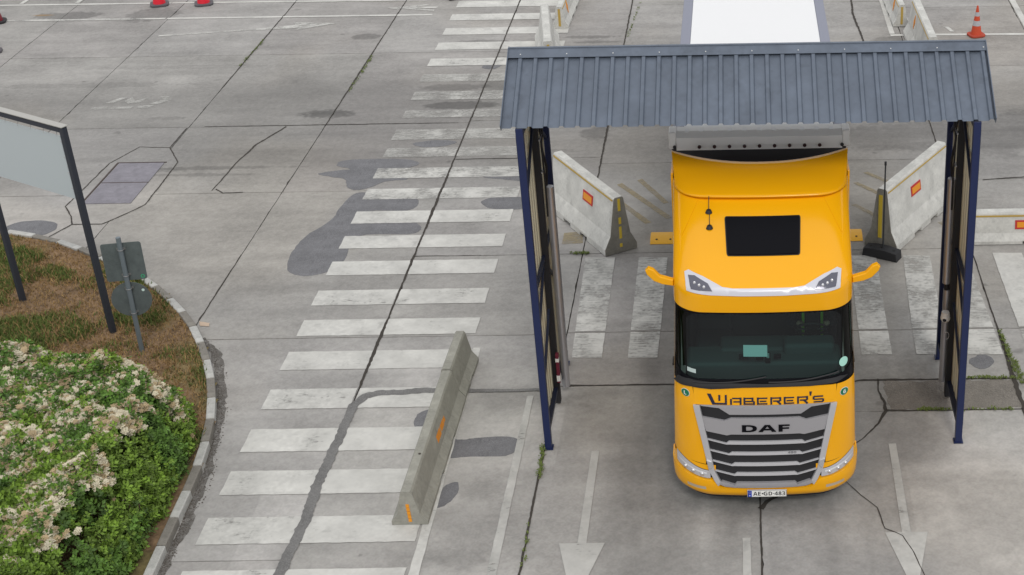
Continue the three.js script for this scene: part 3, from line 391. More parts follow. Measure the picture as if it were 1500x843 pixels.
    if (sx < 0) mesh('conduit', merge([new THREE.CylinderGeometry(0.06, 0.06, 3.42, 18).translate(x + 0.12, 1.87, -0.3)]), silver, C);
    else { mesh('conduit', new THREE.CylinderGeometry(0.06, 0.06, 1.72, 18).translate(x - 0.09, 2.78, -0.22), silver, C); mesh('conduit', new THREE.CylinderGeometry(0.06, 0.06, 1.62, 18).translate(x - 0.07, 1.0, -0.22), silver, C); mesh('conduit_coupling', new THREE.CylinderGeometry(0.045, 0.045, 0.14, 14).translate(x - 0.08, 1.86, -0.22), black, C); }
  }
  mesh('eave_beam', bx(6.1, 0.1, 0.06, 0, 5.16, 0.88), navyD, C); mesh('eave_beam', bx(6.1, 0.1, 0.06, 0, 5.16, -0.9), navyD, C); mesh('purlin', bx(6.2, 0.08, 0.06, 0, 5.66, 0), navyD, C);
  const dm = mesh('dome_camera', merge([new THREE.SphereGeometry(0.075, 20, 14).scale(1, 1.05, 1), new THREE.CylinderGeometry(0.06, 0.07, 0.06, 18).translate(0, 0.07, 0)]), white, C); dm.position.set(2.93, 1.45, 0.02);
  mesh('lens', new THREE.SphereGeometry(0.03, 14, 10).translate(-0.02, -0.01, 0.058), black, dm);
  mesh('cable_loop', new THREE.TorusGeometry(0.055, 0.007, 8, 24).scale(0.6, 1.1, 1).translate(2.95, 1.18, 0.1), silver, C);
  const bxr = mesh('control_box', bx(0.05, 0.5, 0.08, -2.96, 0.75, 0.14, 0.008), M(0.14, 0.012, 0.03, 0.6), C); mesh('warning_strip', bx(0.054, 0.1, 0.084, -2.96, 0.58, 0.14), white, bxr); mesh('warning_strip', bx(0.054, 0.06, 0.084, -2.96, 0.9, 0.14), white, bxr);
}

// ---------- concrete barriers ----------
const barWhite = M(0.80, 0.80, 0.785, 0.8, 0, { map: TX.plaster, bumpMap: TX.grain, bumpScale: 0.003 }), barGrey = M(0.43, 0.425, 0.385, 0.92, 0, { map: TX.plaster, bumpMap: TX.grain, bumpScale: 0.006 }), barEnd = M(0.36, 0.345, 0.31, 0.92, 0, { map: TX.plaster, bumpMap: TX.grain, bumpScale: 0.006 });
const reflY = M(0.72, 0.52, 0.05, 0.5), reflO = M(0.78, 0.30, 0.01, 0.45), reflR = M(0.5, 0.02, 0.02, 0.45), ochre = M(0.48, 0.32, 0.07, 0.7), orangeP = M(0.75, 0.27, 0.02, 0.7);
// length along z from 0 (near end) to -L; foot half width, height, top half width
function barrierParts(T, L, H, fw, tw, body, endMat, notches = [[0.3, 0.42], [0.58, 0.7]]) {
  const k = H / 0.85, P = (nb) => [[fw, nb], [fw, 0.09 * k], [fw * 0.62, 0.28 * k], [tw + 0.012, H - 0.03], [tw - 0.01, H], [-tw + 0.01, H], [-tw - 0.012, H - 0.03], [-fw * 0.62, 0.28 * k], [-fw, 0.09 * k], [-fw, nb]];
  const cuts = [0]; notches.forEach(([a, b]) => cuts.push(a, b)); cuts.push(1); const pos = []; const tri = (...p) => p.forEach((q) => pos.push(...q));
  const ring = (t, nb) => P(nb).map((p) => [p[0], p[1] + 0.012, -L * t]);
  for (let i = 0; i < cuts.length - 1; i++) {
    const nb = i % 2 ? 0.075 : 0, A = ring(cuts[i] + (nb ? 0.0 : 0), nb), B = ring(cuts[i + 1], nb);
    for (let j = 0; j < A.length; j++) { const j2 = (j + 1) % A.length; tri(A[j], A[j2], B[j], A[j2], B[j2], B[j]); }
    if (i) { const lo = ring(cuts[i], 0), hi = ring(cuts[i], 0.075); tri(lo[0], lo[9], hi[9], lo[0], hi[9], hi[0]); }
  }
  const g = new THREE.BufferGeometry(); g.setAttribute('position', new THREE.Float32BufferAttribute(pos, 3)); const b = boxUV(g, 0.55); b.computeVertexNormals(); mesh('body', b, body, T);
  const sh = new THREE.Shape(P(0).map((p) => new THREE.Vector2(p[0], p[1] + 0.012))); const e = boxUV(new THREE.ExtrudeGeometry(sh, { depth: 0.012, bevelEnabled: false }), 0.55);
  mesh('end_face', e, endMat, T); mesh('end_face', e.clone().translate(0, 0, -L - 0.012), endMat, T);
  return { face: (s, h) => { const h1 = 0.28 * k, t = (h - h1) / (H - 0.03 - h1); return s * (lerp(fw * 0.62, tw + 0.012, t)); }, tilt: Math.atan((fw * 0.62 - tw - 0.012) / (H - 0.03 - 0.28 * k)) };
}
function onFace(T, f, s, h, z, w, ht, m, name, proud = 0.006, diamond) {   // a plate on the sloping side face
  const sub = mesh(name, diamond ? boxUV(new THREE.BoxGeometry(0.012, w, w).rotateX(Math.PI / 4).scale(1, 1.5, 0.8)) : bx(0.012, ht, w), m, T); sub.position.set(f.face(s, h) + s * (0.004 + proud), h, z); sub.rotation.z = s * f.tilt; return sub;
}
function plate(T, f, s, h, z, w, ht) { const p = onFace(T, f, s, h, z, w, ht, reflR, 'reflector'); mesh('reflector_centre', bx(0.012, ht * 0.62, w * 0.84, s * 0.004, 0, 0), reflO, p); }
function turnTo(dx, dz) { return Math.atan2(-dx, -dz); }       // local -z points along (dx,dz)
{
  const T = thing('concrete_barrier', 'white barrier angled beside the left canopy posts, with broken yellow end marks', 'barrier', [-2.4, 0, -8.05], turnTo(-1.09, -1.79), 'concrete barriers');
  const f = barrierParts(T, 2.55, 1.12, 0.33, 0.085, barWhite, barEnd); plate(T, f, -1, 0.78, -0.98, 0.4, 0.2);
  mesh('edge_tape', bx(0.012, 0.028, 2.5, -0.112, 1.075, -1.27), ochre, T);
  for (const [h, l] of [[0.98, 0.24], [0.66, 0.13], [0.42, 0.24], [0.16, 0.07]]) mesh('end_mark', bx(0.05, l, 0.01, 0.0, h, 0.017), reflY, T);
}
{
  const T = thing('concrete_barrier', 'white barrier behind the black rubber post stand, angled toward the right posts', 'barrier', [2.42, 0, -8.0], turnTo(1.22, -2.0), 'concrete barriers');
  const f = barrierParts(T, 2.55, 1.22, 0.33, 0.085, barWhite, barEnd); plate(T, f, 1, 0.84, -1.12, 0.4, 0.2);
  mesh('edge_tape', bx(0.012, 0.022, 2.5, 0.112, 1.165, -1.27), ochre, T); mesh('end_mark', bx(0.075, 0.86, 0.01, -0.02, 0.68, 0.017), reflY, T);
}
{
  const T = thing('concrete_barrier', 'low white barrier lying crosswise right of the canopy, cut by the frame', 'barrier', [4.05, 0, -8.36], turnTo(1, 0), 'concrete barriers');
  const f = barrierParts(T, 3.4, 0.58, 0.26, 0.085, barWhite, barEnd); plate(T, f, 1, 0.36, -1.1, 0.44, 0.17);
  mesh('edge_tape', bx(0.012, 0.03, 3.35, 0.109, 0.525, -1.7), ochre, T);
}
const topBars = [
  ['white barrier standing end-on behind the left end of the canopy roof', [-4.74, -17.4], [-0.14, -1], 2.9, 0.92, 0],
  ['white barrier with an orange diamond at the top edge, left of the trailer', [-4.89, -21.1], [0.03, -1], 2.6, 0.58, 1],
  ['white barrier with an orange diamond standing just left of the orange cone', [4.41, -17.25], [-0.03, -1], 2.95, 0.92, -1],
  ['white barrier cut by the top edge, beside the painted corner right of the trailer', [4.03, -20.82], [-0.04, -1], 2.6, 0.58, -1],
];
for (const [label, [x, z], d, L, H, s] of topBars) {
  const T = thing('concrete_barrier', label, 'barrier', [x, 0, z], turnTo(...d), 'concrete barriers'); const f = barrierParts(T, L, H, H > 0.8 ? 0.31 : 0.22, H > 0.8 ? 0.09 : 0.07, barWhite, barWhite);
  mesh('end_mark', bx(0.06, H * 0.8, 0.01, 0, H * 0.52, 0.017), ochre, T); if (s) onFace(T, f, s, H * 0.66, H > 0.8 ? -2.1 : -0.7, 0.17, 0.2, orangeP, 'reflector', 0.004, true);
  if (s) mesh('edge_tape', bx(0.012, 0.02, L - 0.04, s * (H > 0.8 ? 0.11 : 0.09), H - 0.05, -L / 2), ochre, T);
}
{
  const T = thing('concrete_barrier', 'long unpainted grey barrier on the crossing with faded orange marks', 'barrier', [-4.75, 0, 0.17], turnTo(0.005, -1), 'concrete barriers');
  const f = barrierParts(T, 3.15, 0.55, 0.25, 0.07, barGrey, barGrey, [[0.3, 0.38], [0.62, 0.68]]);
  for (const [z, w] of [[-1.7, 0.26], [-1.96, 0.2], [-2.12, 0.1]]) onFace(T, f, 1, 0.34, z, w, 0.05 + w * 0.25, orangeP, 'paint_mark', -0.006);
  for (let k = 0; k < 5; k++) mesh('end_mark', bx(0.045, 0.052, 0.008, 0.01 - k * 0.003, 0.09 + k * 0.06, 0.016), reflO, T);
  for (const s of [-1]) mesh('lifting_socket', new THREE.CylinderGeometry(0.02, 0.02, 0.01, 12).translate(0.02, 0.562, -0.9), M(0.05, 0.04, 0.03), T);
}
{
  const T = thing('concrete_barrier', 'short unpainted grey barrier butted to the far end of the long one', 'barrier', [-4.74, 0, -3.04], turnTo(0.02, -1), 'concrete barriers');
  barrierParts(T, 1.15, 0.56, 0.25, 0.07, barGrey, barGrey, [[0.35, 0.6]]);
}
// post stand, speed bump, cones
const rubber = M(0.022, 0.022, 0.024, 0.75, 0, { bumpMap: TX.grain, bumpScale: 0.004 });
{
  const T = thing('post_stand', 'black rubber block carrying a thin dark pole beside the right white barrier', 'post stand', [2.42, 0, -7.72], -0.5); T.scale.set(0.88, 0.96, 0.88);
  const sh = new THREE.Shape([[-0.38, 0], [0.38, 0], [0.36, 0.14], [0.12, 0.17], [-0.12, 0.17], [-0.36, 0.14]].map((p) => new THREE.Vector2(...p)));
  mesh('rubber_base', boxUV(new THREE.ExtrudeGeometry(sh, { depth: 0.26, bevelEnabled: true, bevelSize: 0.012, bevelThickness: 0.012, bevelSegments: 2 }).translate(0, 0.014, -0.13)), rubber, T);
  mesh('pole', new THREE.CylinderGeometry(0.016, 0.018, 1.8, 12).translate(0.02, 1.05, 0), M(0.03, 0.033, 0.036, 0.5), T); mesh('collar', new THREE.CylinderGeometry(0.04, 0.05, 0.05, 16).translate(0.02, 0.2, 0), rubber, T); mesh('pole_cap', new THREE.CylinderGeometry(0.024, 0.024, 0.07, 12).translate(0.02, 1.94, 0), rubber, T);
  for (const x of [-0.25, 0.26]) mesh('socket', new THREE.CylinderGeometry(0.035, 0.035, 0.02, 14).translate(x, 0.172, 0), M(0.01, 0.01, 0.01), T);
}
{
  const T = thing('speed_bump', 'yellow rubber speed bump poking out on both sides under the truck', 'speed bump', [0.12, 0, -8.6]);
  const yb = M(0.82, 0.42, 0.015, 0.55, 0, { bumpMap: TX.grain, bumpScale: 0.004 });
  for (let k = 0; k < 8; k++) {
    const sh = new THREE.Shape(); sh.moveTo(-0.25, 0); sh.quadraticCurveTo(-0.2, 0.055, 0, 0.06); sh.quadraticCurveTo(0.2, 0.055, 0.25, 0); sh.closePath();
    const x0 = -2.0 + k * 0.5; const s = mesh('segment', boxUV(new THREE.ExtrudeGeometry(sh, { depth: 0.495, bevelEnabled: false }).rotateY(Math.PI / 2).translate(x0, 0.009, 0)), yb, T);
    for (const dx of [0.12, 0.38]) mesh('bolt', new THREE.CylinderGeometry(0.022, 0.022, 0.02, 12).translate(x0 + dx, 0.052, 0.14), rubber, s);
  }
}
function cone(name, label, pos, h, red, base, band) {
  const T = thing(name, label, 'cone', pos, 0.3); const sh = new THREE.Shape(); const w = h * 0.25, r = w * 0.55; sh.absarc(w - r, w - r, r, 0, Math.PI / 2); sh.absarc(-w + r, w - r, r, Math.PI / 2, Math.PI); sh.absarc(-w + r, -w + r, r, Math.PI, Math.PI * 1.5); sh.absarc(w - r, -w + r, r, Math.PI * 1.5, Math.PI * 2);
  mesh('base', new THREE.ExtrudeGeometry(sh, { depth: 0.03, bevelEnabled: true, bevelSize: 0.01, bevelThickness: 0.01, bevelSegments: 2 }).rotateX(-Math.PI / 2).translate(0, 0.02, 0), base, T);
  const R = (t) => lerp(w * 0.72, 0.022, t), seg = (a, b, m, nm, o = 0) => mesh(nm, new THREE.LatheGeometry([new THREE.Vector2(R(a) + o, 0.05 + a * (h - 0.05)), new THREE.Vector2(R(b) + o, 0.05 + b * (h - 0.05))], 28), m, T);
  if (band) { seg(0, 0.32, red, 'cone_body'); seg(0.32, 0.5, band, 'reflective_band', 0.002); seg(0.5, 0.66, red, 'cone_body'); seg(0.66, 0.8, band, 'reflective_band', 0.002); seg(0.8, 1, red, 'cone_body'); } else { seg(0, 1, red, 'cone_body'); }
  mesh('tip', new THREE.SphereGeometry(0.023, 12, 8).translate(0, h, 0), red, T); return T;
}
const orange = M(0.55, 0.07, 0.025, 0.7), bandM = M(0.42, 0.42, 0.44, 0.5), redM = M(0.72, 0.01, 0.03, 0.45), greyRub = M(0.10, 0.095, 0.105, 0.7);
cone('traffic_cone', 'weathered orange cone with grey bands standing on the white line, top right', [5.86, 0, -20.0], 0.78, orange, M(0.42, 0.06, 0.03, 0.8), bandM);
cone('traffic_cone', 'red cone on a dark rubber base at the top edge, nearer the left', [-16.28, 0, -23.72], 0.95, redM, greyRub); cone('traffic_cone', 'red cone on a dark rubber base at the top edge, nearer the crossing', [-15.05, 0, -23.72], 0.95, redM, greyRub);
cone('traffic_cone', 'dark red cone with a black base cut by the left edge, farther of two', [-20.22, 0, -22.4], 0.9, M(0.2, 0.01, 0.02, 0.5), rubber); cone('traffic_cone', 'dark red cone with a grey base cut by the left edge, nearer of two', [-19.24, 0, -19.95], 0.75, M(0.35, 0.01, 0.03, 0.5), greyRub);
{ const T = thing('rubber_foot', 'small dark rubber foot lying at the head of the crossing', 'rubber foot', [-8.05, 0, -23.85], 0.4); mesh('block', bx(0.5, 0.1, 0.26, 0, 0.06, 0, 0.03), rubber, T); mesh('socket', new THREE.CylinderGeometry(0.05, 0.06, 0.06, 14).translate(0, 0.13, 0), greyRub, T); }
// steel cover plates in a concrete collar
{
  const T = thing('access_cover', 'pair of purple-grey steel plates set in a concrete collar', 'cover', [-12.9, 0, -11.58]); const st = M(0.33, 0.315, 0.37, 0.55, 0.3, { map: TX.plaster, bumpMap: TX.grain, bumpScale: 0.003 });
  mesh('collar', flat([[0.32, -1.85], [0.75, -1.05], [0.78, 0], [0.78, 1.06], [0.56, 1.46], [0.26, 1.93], [-0.32, 1.92], [-0.5, 1.58], [-0.78, 1.1], [-0.68, -1.04], [-0.35, -1.92]], 0.0042, 0.01, (x, z) => groundUV(x - 12.9, z - 11.58)), concreteMats[2], T);
  for (const z of [-0.515, 0.515]) mesh('steel_plate', bx(0.96, 0.016, 0.99, 0, 0.012, z, 0.004), st, T); mesh('frame', merge([bx(1.03, 0.014, 0.03, 0, 0.011, -1.045), bx(0.03, 0.014, 2.1, -0.52, 0.011, 0), bx(0.97, 0.012, 0.034, 0, 0.01, 0)]), M(0.07, 0.05, 0.045, 0.8), T);
}
{ const o = mesh('paper_scrap', flat(rough([[-9.5, -5.66], [-9.3, -5.6], [-9.27, -5.48], [-9.43, -5.5]], 0.01, 0.05), 0.012), M(0.52, 0.4, 0.3, 0.9), scene); o.userData = { label: 'scrap of tan cardboard lying beside the kerb', category: 'litter' }; }

// ---------- billboard and road sign ----------
{
  const dark = M(0.033, 0.038, 0.052, 0.5, 0.1), T = thing('billboard', 'blank pale banner laced in a dark metal frame on two posts', 'billboard', [-12.77, 0, -6.3], 0);
  const B = [2.01, 0, 1.18], U = 2.05 / Math.hypot(2.01, 1.18), L = Math.hypot(B[0], B[2]), yaw = Math.atan2(-B[2], B[0]); T.rotation.y = yaw; void U;
  for (const x of [0, L]) mesh('post', bx(0.09, 3.85, 0.09, x, 1.925, 0, 0.005), dark, T);
  mesh('top_rail', bx(L - 0.09, 0.09, 0.09, L / 2, 3.8, 0, 0.005), dark, T);
  mesh('top_trim', bx(L + 0.12, 0.012, 0.13, L / 2, 3.862, 0), M(0.42, 0.41, 0.38, 0.6), T);
  mesh('banner', bx(L - 0.22, 1.1, 0.006, L / 2 - 0.02, 3.12, -0.01), M(0.50, 0.55, 0.57, 0.6), T);
  for (let k = 0; k < 7; k++) mesh('lace', bar([0.22 + k * (L - 0.44) / 6, 3.64, -0.008], [0.26 + k * (L - 0.44) / 6, 3.76, -0.01], 0.006, 6), M(0.5, 0.5, 0.5, 0.6), T);
  for (let k = 0; k < 4; k++) mesh('lace', bar([L - 0.17, 2.75 + k * 0.27, -0.008], [L - 0.05, 2.8 + k * 0.27, -0.008], 0.006, 6), M(0.5, 0.5, 0.5, 0.6), T);
}
{
  const grey = M(0.15, 0.18, 0.19, 0.55, 0.1, { map: TX.plaster }), pole = M(0.16, 0.19, 0.21, 0.5, 0.2), T = thing('road_sign', 'grey backs of a square sign and a round sign on one leaning pole', 'sign', [-10.06, 0, -4.5], 0);
  T.rotation.set(0, 0.22, -0.02);
  mesh('pole', new THREE.CylinderGeometry(0.038, 0.038, 2.2, 18).translate(0, 1.1, 0), pole, T);
  const sq = new THREE.Shape(); { const w = 0.3, r = 0.04; sq.absarc(w - r, w - r, r, 0, Math.PI / 2); sq.absarc(-w + r, w - r, r, Math.PI / 2, Math.PI); sq.absarc(-w + r, -w + r, r, Math.PI, Math.PI * 1.5); sq.absarc(w - r, -w + r, r, Math.PI * 1.5, Math.PI * 2); }
  const s1 = mesh('square_plate', boxUV(new THREE.ExtrudeGeometry(sq, { depth: 0.006, bevelEnabled: false }), 1).scale(1.02, 1.12, 1).translate(0, 1.74, -0.062), grey, T), s2 = mesh('round_plate', new THREE.CylinderGeometry(0.31, 0.31, 0.006, 48).rotateX(Math.PI / 2).translate(0.0, 1.06, -0.06), grey, T);
  const stick = M(0.05, 0.4, 0.2, 0.5), stickW = M(0.6, 0.75, 0.7, 0.5);
  mesh('sticker', new THREE.RingGeometry(0.018, 0.032, 20).translate(0.24, 1.46, -0.052), stick, s1); mesh('sticker', new THREE.CircleGeometry(0.024, 20).translate(0.2, 1.21, -0.053), stickW, s2);
  for (const h of [1.98, 1.52, 1.28, 0.84]) mesh('clamp', merge([new THREE.TorusGeometry(0.042, 0.008, 6, 20).rotateX(Math.PI / 2).translate(0, h, 0), bx(0.14, 0.03, 0.02, 0, h, -0.045)]), M(0.3, 0.3, 0.3, 0.4, 0.6), T);
}
// ---------- truck ----------
const font = await new FontLoader().loadAsync('fonts/droid/droid_sans_bold.typeface.json');
const TH = [0.28, 0.36, 0.5, 0.8, 1.0, 1.7, 2.0, 2.95, 2.951, 3.19, 3.25, 3.30, 3.55, 3.845, 4.09];
const TZ = [-0.04, 0.02, 0.04, 0.02, 0, -0.03, -0.08, -0.46, -0.40, -0.40, -0.42, -0.47, -0.90, -1.45, -1.89];
const TW = [1.2, 1.25, 1.26, 1.26, 1.25, 1.23, 1.215, 1.19, 1.2, 1.2, 1.2, 1.2, 1.2, 1.21, 1.22];
const TR = [0.5, 0.5, 0.5, 0.5, 0.45, 0.38, 0.34, 0.32, 0.40, 0.42, 0.42, 0.42, 0.42, 0.42, 0.42];
const TB = [0.12, 0.12, 0.12, 0.12, 0.11, 0.09, 0.08, 0.08, 0.08, 0.08, 0.08, 0.08, 0.08, 0.08, 0.08];
const ip = (t, h) => { if (h <= TH[0]) return t[0]; for (let i = 1; i < TH.length; i++) if (h <= TH[i]) return lerp(t[i - 1], t[i], (h - TH[i - 1]) / (TH[i] - TH[i - 1])); return t[t.length - 1]; };
const REAR = -2.35;
function S(q, h) {                                            // cab skin: q 0..1 front, 1..2 corner, 2..3 side
  const s = Math.sign(q) || 1, a = Math.abs(q), w = ip(TW, h), r = ip(TR, h), b = ip(TB, h), z = ip(TZ, h); let x, d;
  if (a <= 1) { x = a * (w - r); d = b * (x / w) ** 2; } else if (a <= 2) { const t = (a - 1) * Math.PI / 2; x = w - r + r * Math.sin(t); d = b * (x / w) ** 2 + r * (1 - Math.cos(t)); } else { x = w; d = lerp(b + r, z - REAR, clamp(a - 2)); if (z - d < REAR) d = z - REAR; }
  return new THREE.Vector3(s * x, h, z - d);
}
function qOf(x, h) { const w = ip(TW, h), r = ip(TR, h), a = Math.abs(x), s = Math.sign(x); return a <= w - r ? s * a / (w - r) : s * (1 + Math.asin(clamp((a - (w - r)) / r)) / (Math.PI / 2)); }
function nrmS(q, h) { const e = 0.01, du = S(q + e, h).sub(S(q - e, h)), dv = S(q, h + 0.008).sub(S(q, h - 0.008)); const n = du.cross(dv).normalize(); return n; }
function patch(q0, q1, nq, hA, hB, nh, off = 0) {
  const P = [], I = []; for (let j = 0; j <= nh; j++) for (let i = 0; i <= nq; i++) { const q = lerp(q0, q1, i / nq), h = lerp(hA(q), hB(q), j / nh), p = S(q, h); if (off) p.addScaledVector(nrmS(q, h), off); P.push(p.x, p.y, p.z); }
  for (let j = 0; j < nh; j++) for (let i = 0; i < nq; i++) { const a = j * (nq + 1) + i, b = a + 1, c = a + nq + 1, d = c + 1; I.push(a, b, c, b, d, c); }
  const g = new THREE.BufferGeometry(); g.setAttribute('position', new THREE.Float32BufferAttribute(P, 3)); g.setAttribute('uv', new THREE.Float32BufferAttribute(new Float32Array(P.length / 3 * 2), 2)); g.setIndex(I); g.computeVertexNormals(); return g;
}
function bend(g, off) { const p = g.attributes.position, on = g.attributes.normal.clone(); for (let i = 0; i < p.count; i++) { const x = p.getX(i), h = p.getY(i), q = qOf(x, h), v = S(q, h).addScaledVector(nrmS(q, h), p.getZ(i) + off); p.setXYZ(i, v.x, v.y, v.z); on.setXYZ(i, on.getX(i), on.getY(i), on.getZ(i)); if (Math.abs(on.getZ(i)) > 0.9) { const n = nrmS(q, h).multiplyScalar(Math.sign(on.getZ(i))); on.setXYZ(i, n.x, n.y, n.z); } } g.setAttribute('normal', on); return g; }
function onSkin(pts, depth, off, step = 0.06) {               // a plate cut to an outline in (x,h), laid on the skin
  const out = []; for (let i = 0; i < pts.length; i++) { const a = pts[i], b = pts[(i + 1) % pts.length], m = Math.max(1, Math.ceil(Math.hypot(b[0] - a[0], b[1] - a[1]) / step)); for (let k = 0; k < m; k++) out.push(new THREE.Vector2(lerp(a[0], b[0], k / m), lerp(a[1], b[1], k / m))); }
  const g = new TessellateModifier(0.1, 6).modify(new THREE.ExtrudeGeometry(new THREE.Shape(out), { depth, bevelEnabled: false })); return bend(g, off);
}
const mir = (p) => p.map(([x, h]) => [-x, h]).reverse();
const sym = (half) => [...half, ...half.slice().reverse().map(([x, h]) => [-x, h])];
const yel = M(0.91, 0.42, 0.004, 0.14, 0.0, { clearcoat: 0.0, specularIntensity: 0.8 }), blk = M(0.014, 0.014, 0.016, 0.55), blkG = M(0.006, 0.006, 0.008, 0.25, 0, { clearcoat: 0, specularIntensity: 0.15 }), sil = M(0.40, 0.39, 0.405, 0.4, 0.3), chrome = M(0.72, 0.72, 0.74, 0.22, 0.75), glass = M(0.37, 0.56, 0.53, 0.02, 0, { transmission: 1, thickness: 0, ior: 1.5, specularIntensity: 0.5 }), dashM = M(0.07, 0.08, 0.082, 0.8), clearM = M(0.95, 0.95, 0.95, 0.05, 0, { transmission: 1, thickness: 0 }), inkM = M(0.012, 0.014, 0.04, 0.5), whiteG = M(0.62, 0.62, 0.67, 0.3, 0.1), lampM = M(0.8, 0.8, 0.82, 0.2, 0.5);
{
  const T = thing('truck', 'yellow cab-over tractor truck stopped under the canopy', 'truck', [0.165, 0, 0], 0.004);
  const K = (v) => () => v;
  // inner black shell shows in the gaps
  mesh('inner_shell', merge([patch(-3, 3, 120, K(0.3), K(2.02), 16, -0.03), patch(-3, -1.82, 12, K(2.02), K(2.93), 6, -0.03), patch(1.82, 3, 12, K(2.02), K(2.93), 6, -0.03), patch(-3, 3, 100, K(2.96), K(4.08), 24, -0.03)]), blk, T);
  // windscreen
  const wb = (q) => 2.045 + 0.1 * Math.pow(Math.abs(q) / 1.72, 6), wt = K(2.945);
  const ws = mesh('windscreen', patch(-1.76, 1.76, 70, wb, wt, 14, -0.012), glass, T); void ws;
  mesh('screen_surround', merge([patch(-1.95, -1.76, 4, (q) => 2.0, wt, 12, -0.008), patch(1.76, 1.95, 4, (q) => 2.0, wt, 12, -0.008), patch(-1.76, 1.76, 60, K(2.9), wt, 2, -0.006), patch(-1.95, 1.95, 70, (q) => 1.985 + 0.02 * Math.abs(q) ** 2 / 3.2, (q) => wb(q) + 0.045, 3, -0.004)]), blkG, T);
  // cowl under the screen with pointed left end, wipers
  mesh('cowl', merge([onSkin([[-1.205, 1.955], [-1.15, 2.06], [-1.0, 2.08], [-0.7, 2.05], [0, 2.03], [0.7, 2.05], [1.0, 2.08], [1.1, 2.06], [0.95, 2.01], [0.6, 1.99], [0.2, 1.995], [-0.3, 1.99], [-0.72, 1.965], [-0.98, 1.99], [-1.08, 1.975]], 0.02, 0.004)]), blk, T);
  for (const [a, b] of [[[-0.95, 2.05], [0.02, 2.12]], [[0.05, 2.05], [0.98, 2.14]]]) { const pa = [], n = 14; for (let i = 0; i <= n; i++) { const x = lerp(a[0], b[0], i / n), h = lerp(a[1], b[1], i / n) - 0.03 * Math.sin(Math.PI * i / n), q = qOf(x, h), v = S(q, h).addScaledVector(nrmS(q, h), 0.025); pa.push([v.x, v.y, v.z]); } mesh('wiper', tube(pa, 0.013, 30, 6), blk, T); }
  // front: name panel, corner panels, lower fascia, bumper
  const bl = (q) => 0.86 - 0.08 * sstep(1.0, 1.75, Math.abs(q)) * 0, qa = (x, h) => qOf(x, h);
  const fp = mesh('front_panel', onSkin(sym([[-0.955, 1.985], [-0.945, 1.735]]).map(([x, h]) => [x, h]), 0.012, -0.004, 0.04), yel, T);
  for (const s of [-1, 1]) {
    const lo = (q) => 0.835, n = 26, P = [], I = [];         // corner panel bounded inside by the slanted seam
    const qi = (h) => qa(lerp(0.815, 0.967, clamp((h - 0.88) / 1.1)), h), nh = 24, q1 = 2.03;
    for (let j = 0; j <= nh; j++) for (let i = 0; i <= n; i++) { const t = i / n, h0 = 0.80 + 0.04 * t, h = lerp(h0, 1.985, j / nh), q = s * lerp(qi(h), q1, t), p = S(q, h).addScaledVector(nrmS(q, h), 0.004); P.push(p.x, p.y, p.z); }
    for (let j = 0; j < nh; j++) for (let i = 0; i < n; i++) { const a = j * (n + 1) + i, b = a + 1, c = a + n + 1, d = c + 1; s > 0 ? I.push(a, b, c, b, d, c) : I.push(a, c, b, b, c, d); }
    const g = new THREE.BufferGeometry(); g.setAttribute('position', new THREE.Float32BufferAttribute(P, 3)); g.setIndex(I); g.computeVertexNormals(); mesh('corner_panel', g, yel, T); void lo;
    // side: door and pillar
    const door = mesh('door', merge([patch(s * 2.05, s * 2.55, 8, K(0.62), K(2.02), 10, 0.004), patch(s * 1.97, s * 2.06, 3, K(1.99), K(2.95), 8, 0.002), patch(s * 2.45, s * 2.55, 3, K(2.02), K(2.95), 8, 0.004)]), yel, T);
    mesh('window', patch(s * 2.06, s * 2.45, 8, K(2.03), K(2.9), 6, -0.01), glass, door); mesh('handle', bx(0.03, 0.04, 0.2, s * 1.262, 1.75, -1.2, 0.01), blk, door);
    mesh('side_panel', patch(s * 2.56, s * 3, 8, K(0.9), K(2.95), 10, 0.004), yel, T);
    mesh('side_deflector', bx(0.035, 3.0, 0.46, s * 1.235, 2.62, -2.56, 0.012), yel, T);
    // A-pillar strip of body colour
    mesh('pillar', patch(s * 1.9, s * 2.06, 4, K(1.99), K(2.95), 10, 0.006), yel, T);
    mesh('step', merge([bx(0.16, 0.05, 0.5, s * 1.16, 0.42, -0.95), bx(0.16, 0.05, 0.5, s * 1.16, 0.82, -0.95)]), blk, T);
    // headlamp
    const hl = mesh('headlamp', patch(s * 1.0, s * 1.74, 16, (q) => 0.58 + 0.07 * sstep(1, 1.74, Math.abs(q)), (q) => 0.70 + 0.125 * sstep(1.0, 1.74, Math.abs(q)), 6, 0.006), M(0.62, 0.62, 0.65, 0.3, 0.2), T);
    mesh('light_bar', patch(s * 1.06, s * 1.68, 14, (q) => 0.645 + 0.09 * sstep(1, 1.74, Math.abs(q)), (q) => 0.672 + 0.09 * sstep(1.0, 1.74, Math.abs(q)), 2, 0.014), M(0.85, 0.85, 0.88, 0.25), hl);
    mesh('reflector_bowl', merge([1.14, 1.3, 1.46].map((q) => { const p = S(s * q, 0.632 + 0.06 * sstep(1, 1.74, q)).addScaledVector(nrmS(s * q, 0.63), 0.012); return new THREE.SphereGeometry(0.034, 14, 10).translate(p.x, p.y, p.z - 0.012); })), chrome, hl);
    mesh('lens', patch(s * 1.0, s * 1.75, 16, (q) => 0.578 + 0.07 * sstep(1, 1.74, Math.abs(q)), (q) => 0.703 + 0.125 * sstep(1.0, 1.74, Math.abs(q)), 6, 0.045), clearM, hl);
    mesh('cheek_panel', patch(s * 0.9, s * 1.9, 22, (q) => 0.708 + 0.125 * sstep(1.0, 1.74, Math.abs(q)), (q) => 0.79 + 0.05 * sstep(1, 1.8, Math.abs(q)), 4, 0.004), yel, T);
    const fg = mesh('fog_lamp', patch(s * 1.08, s * 1.42, 8, K(0.405), (q) => 0.455, 3, 0.034), M(0.6, 0.52, 0.4, 0.3, 0.3), T); void fg;
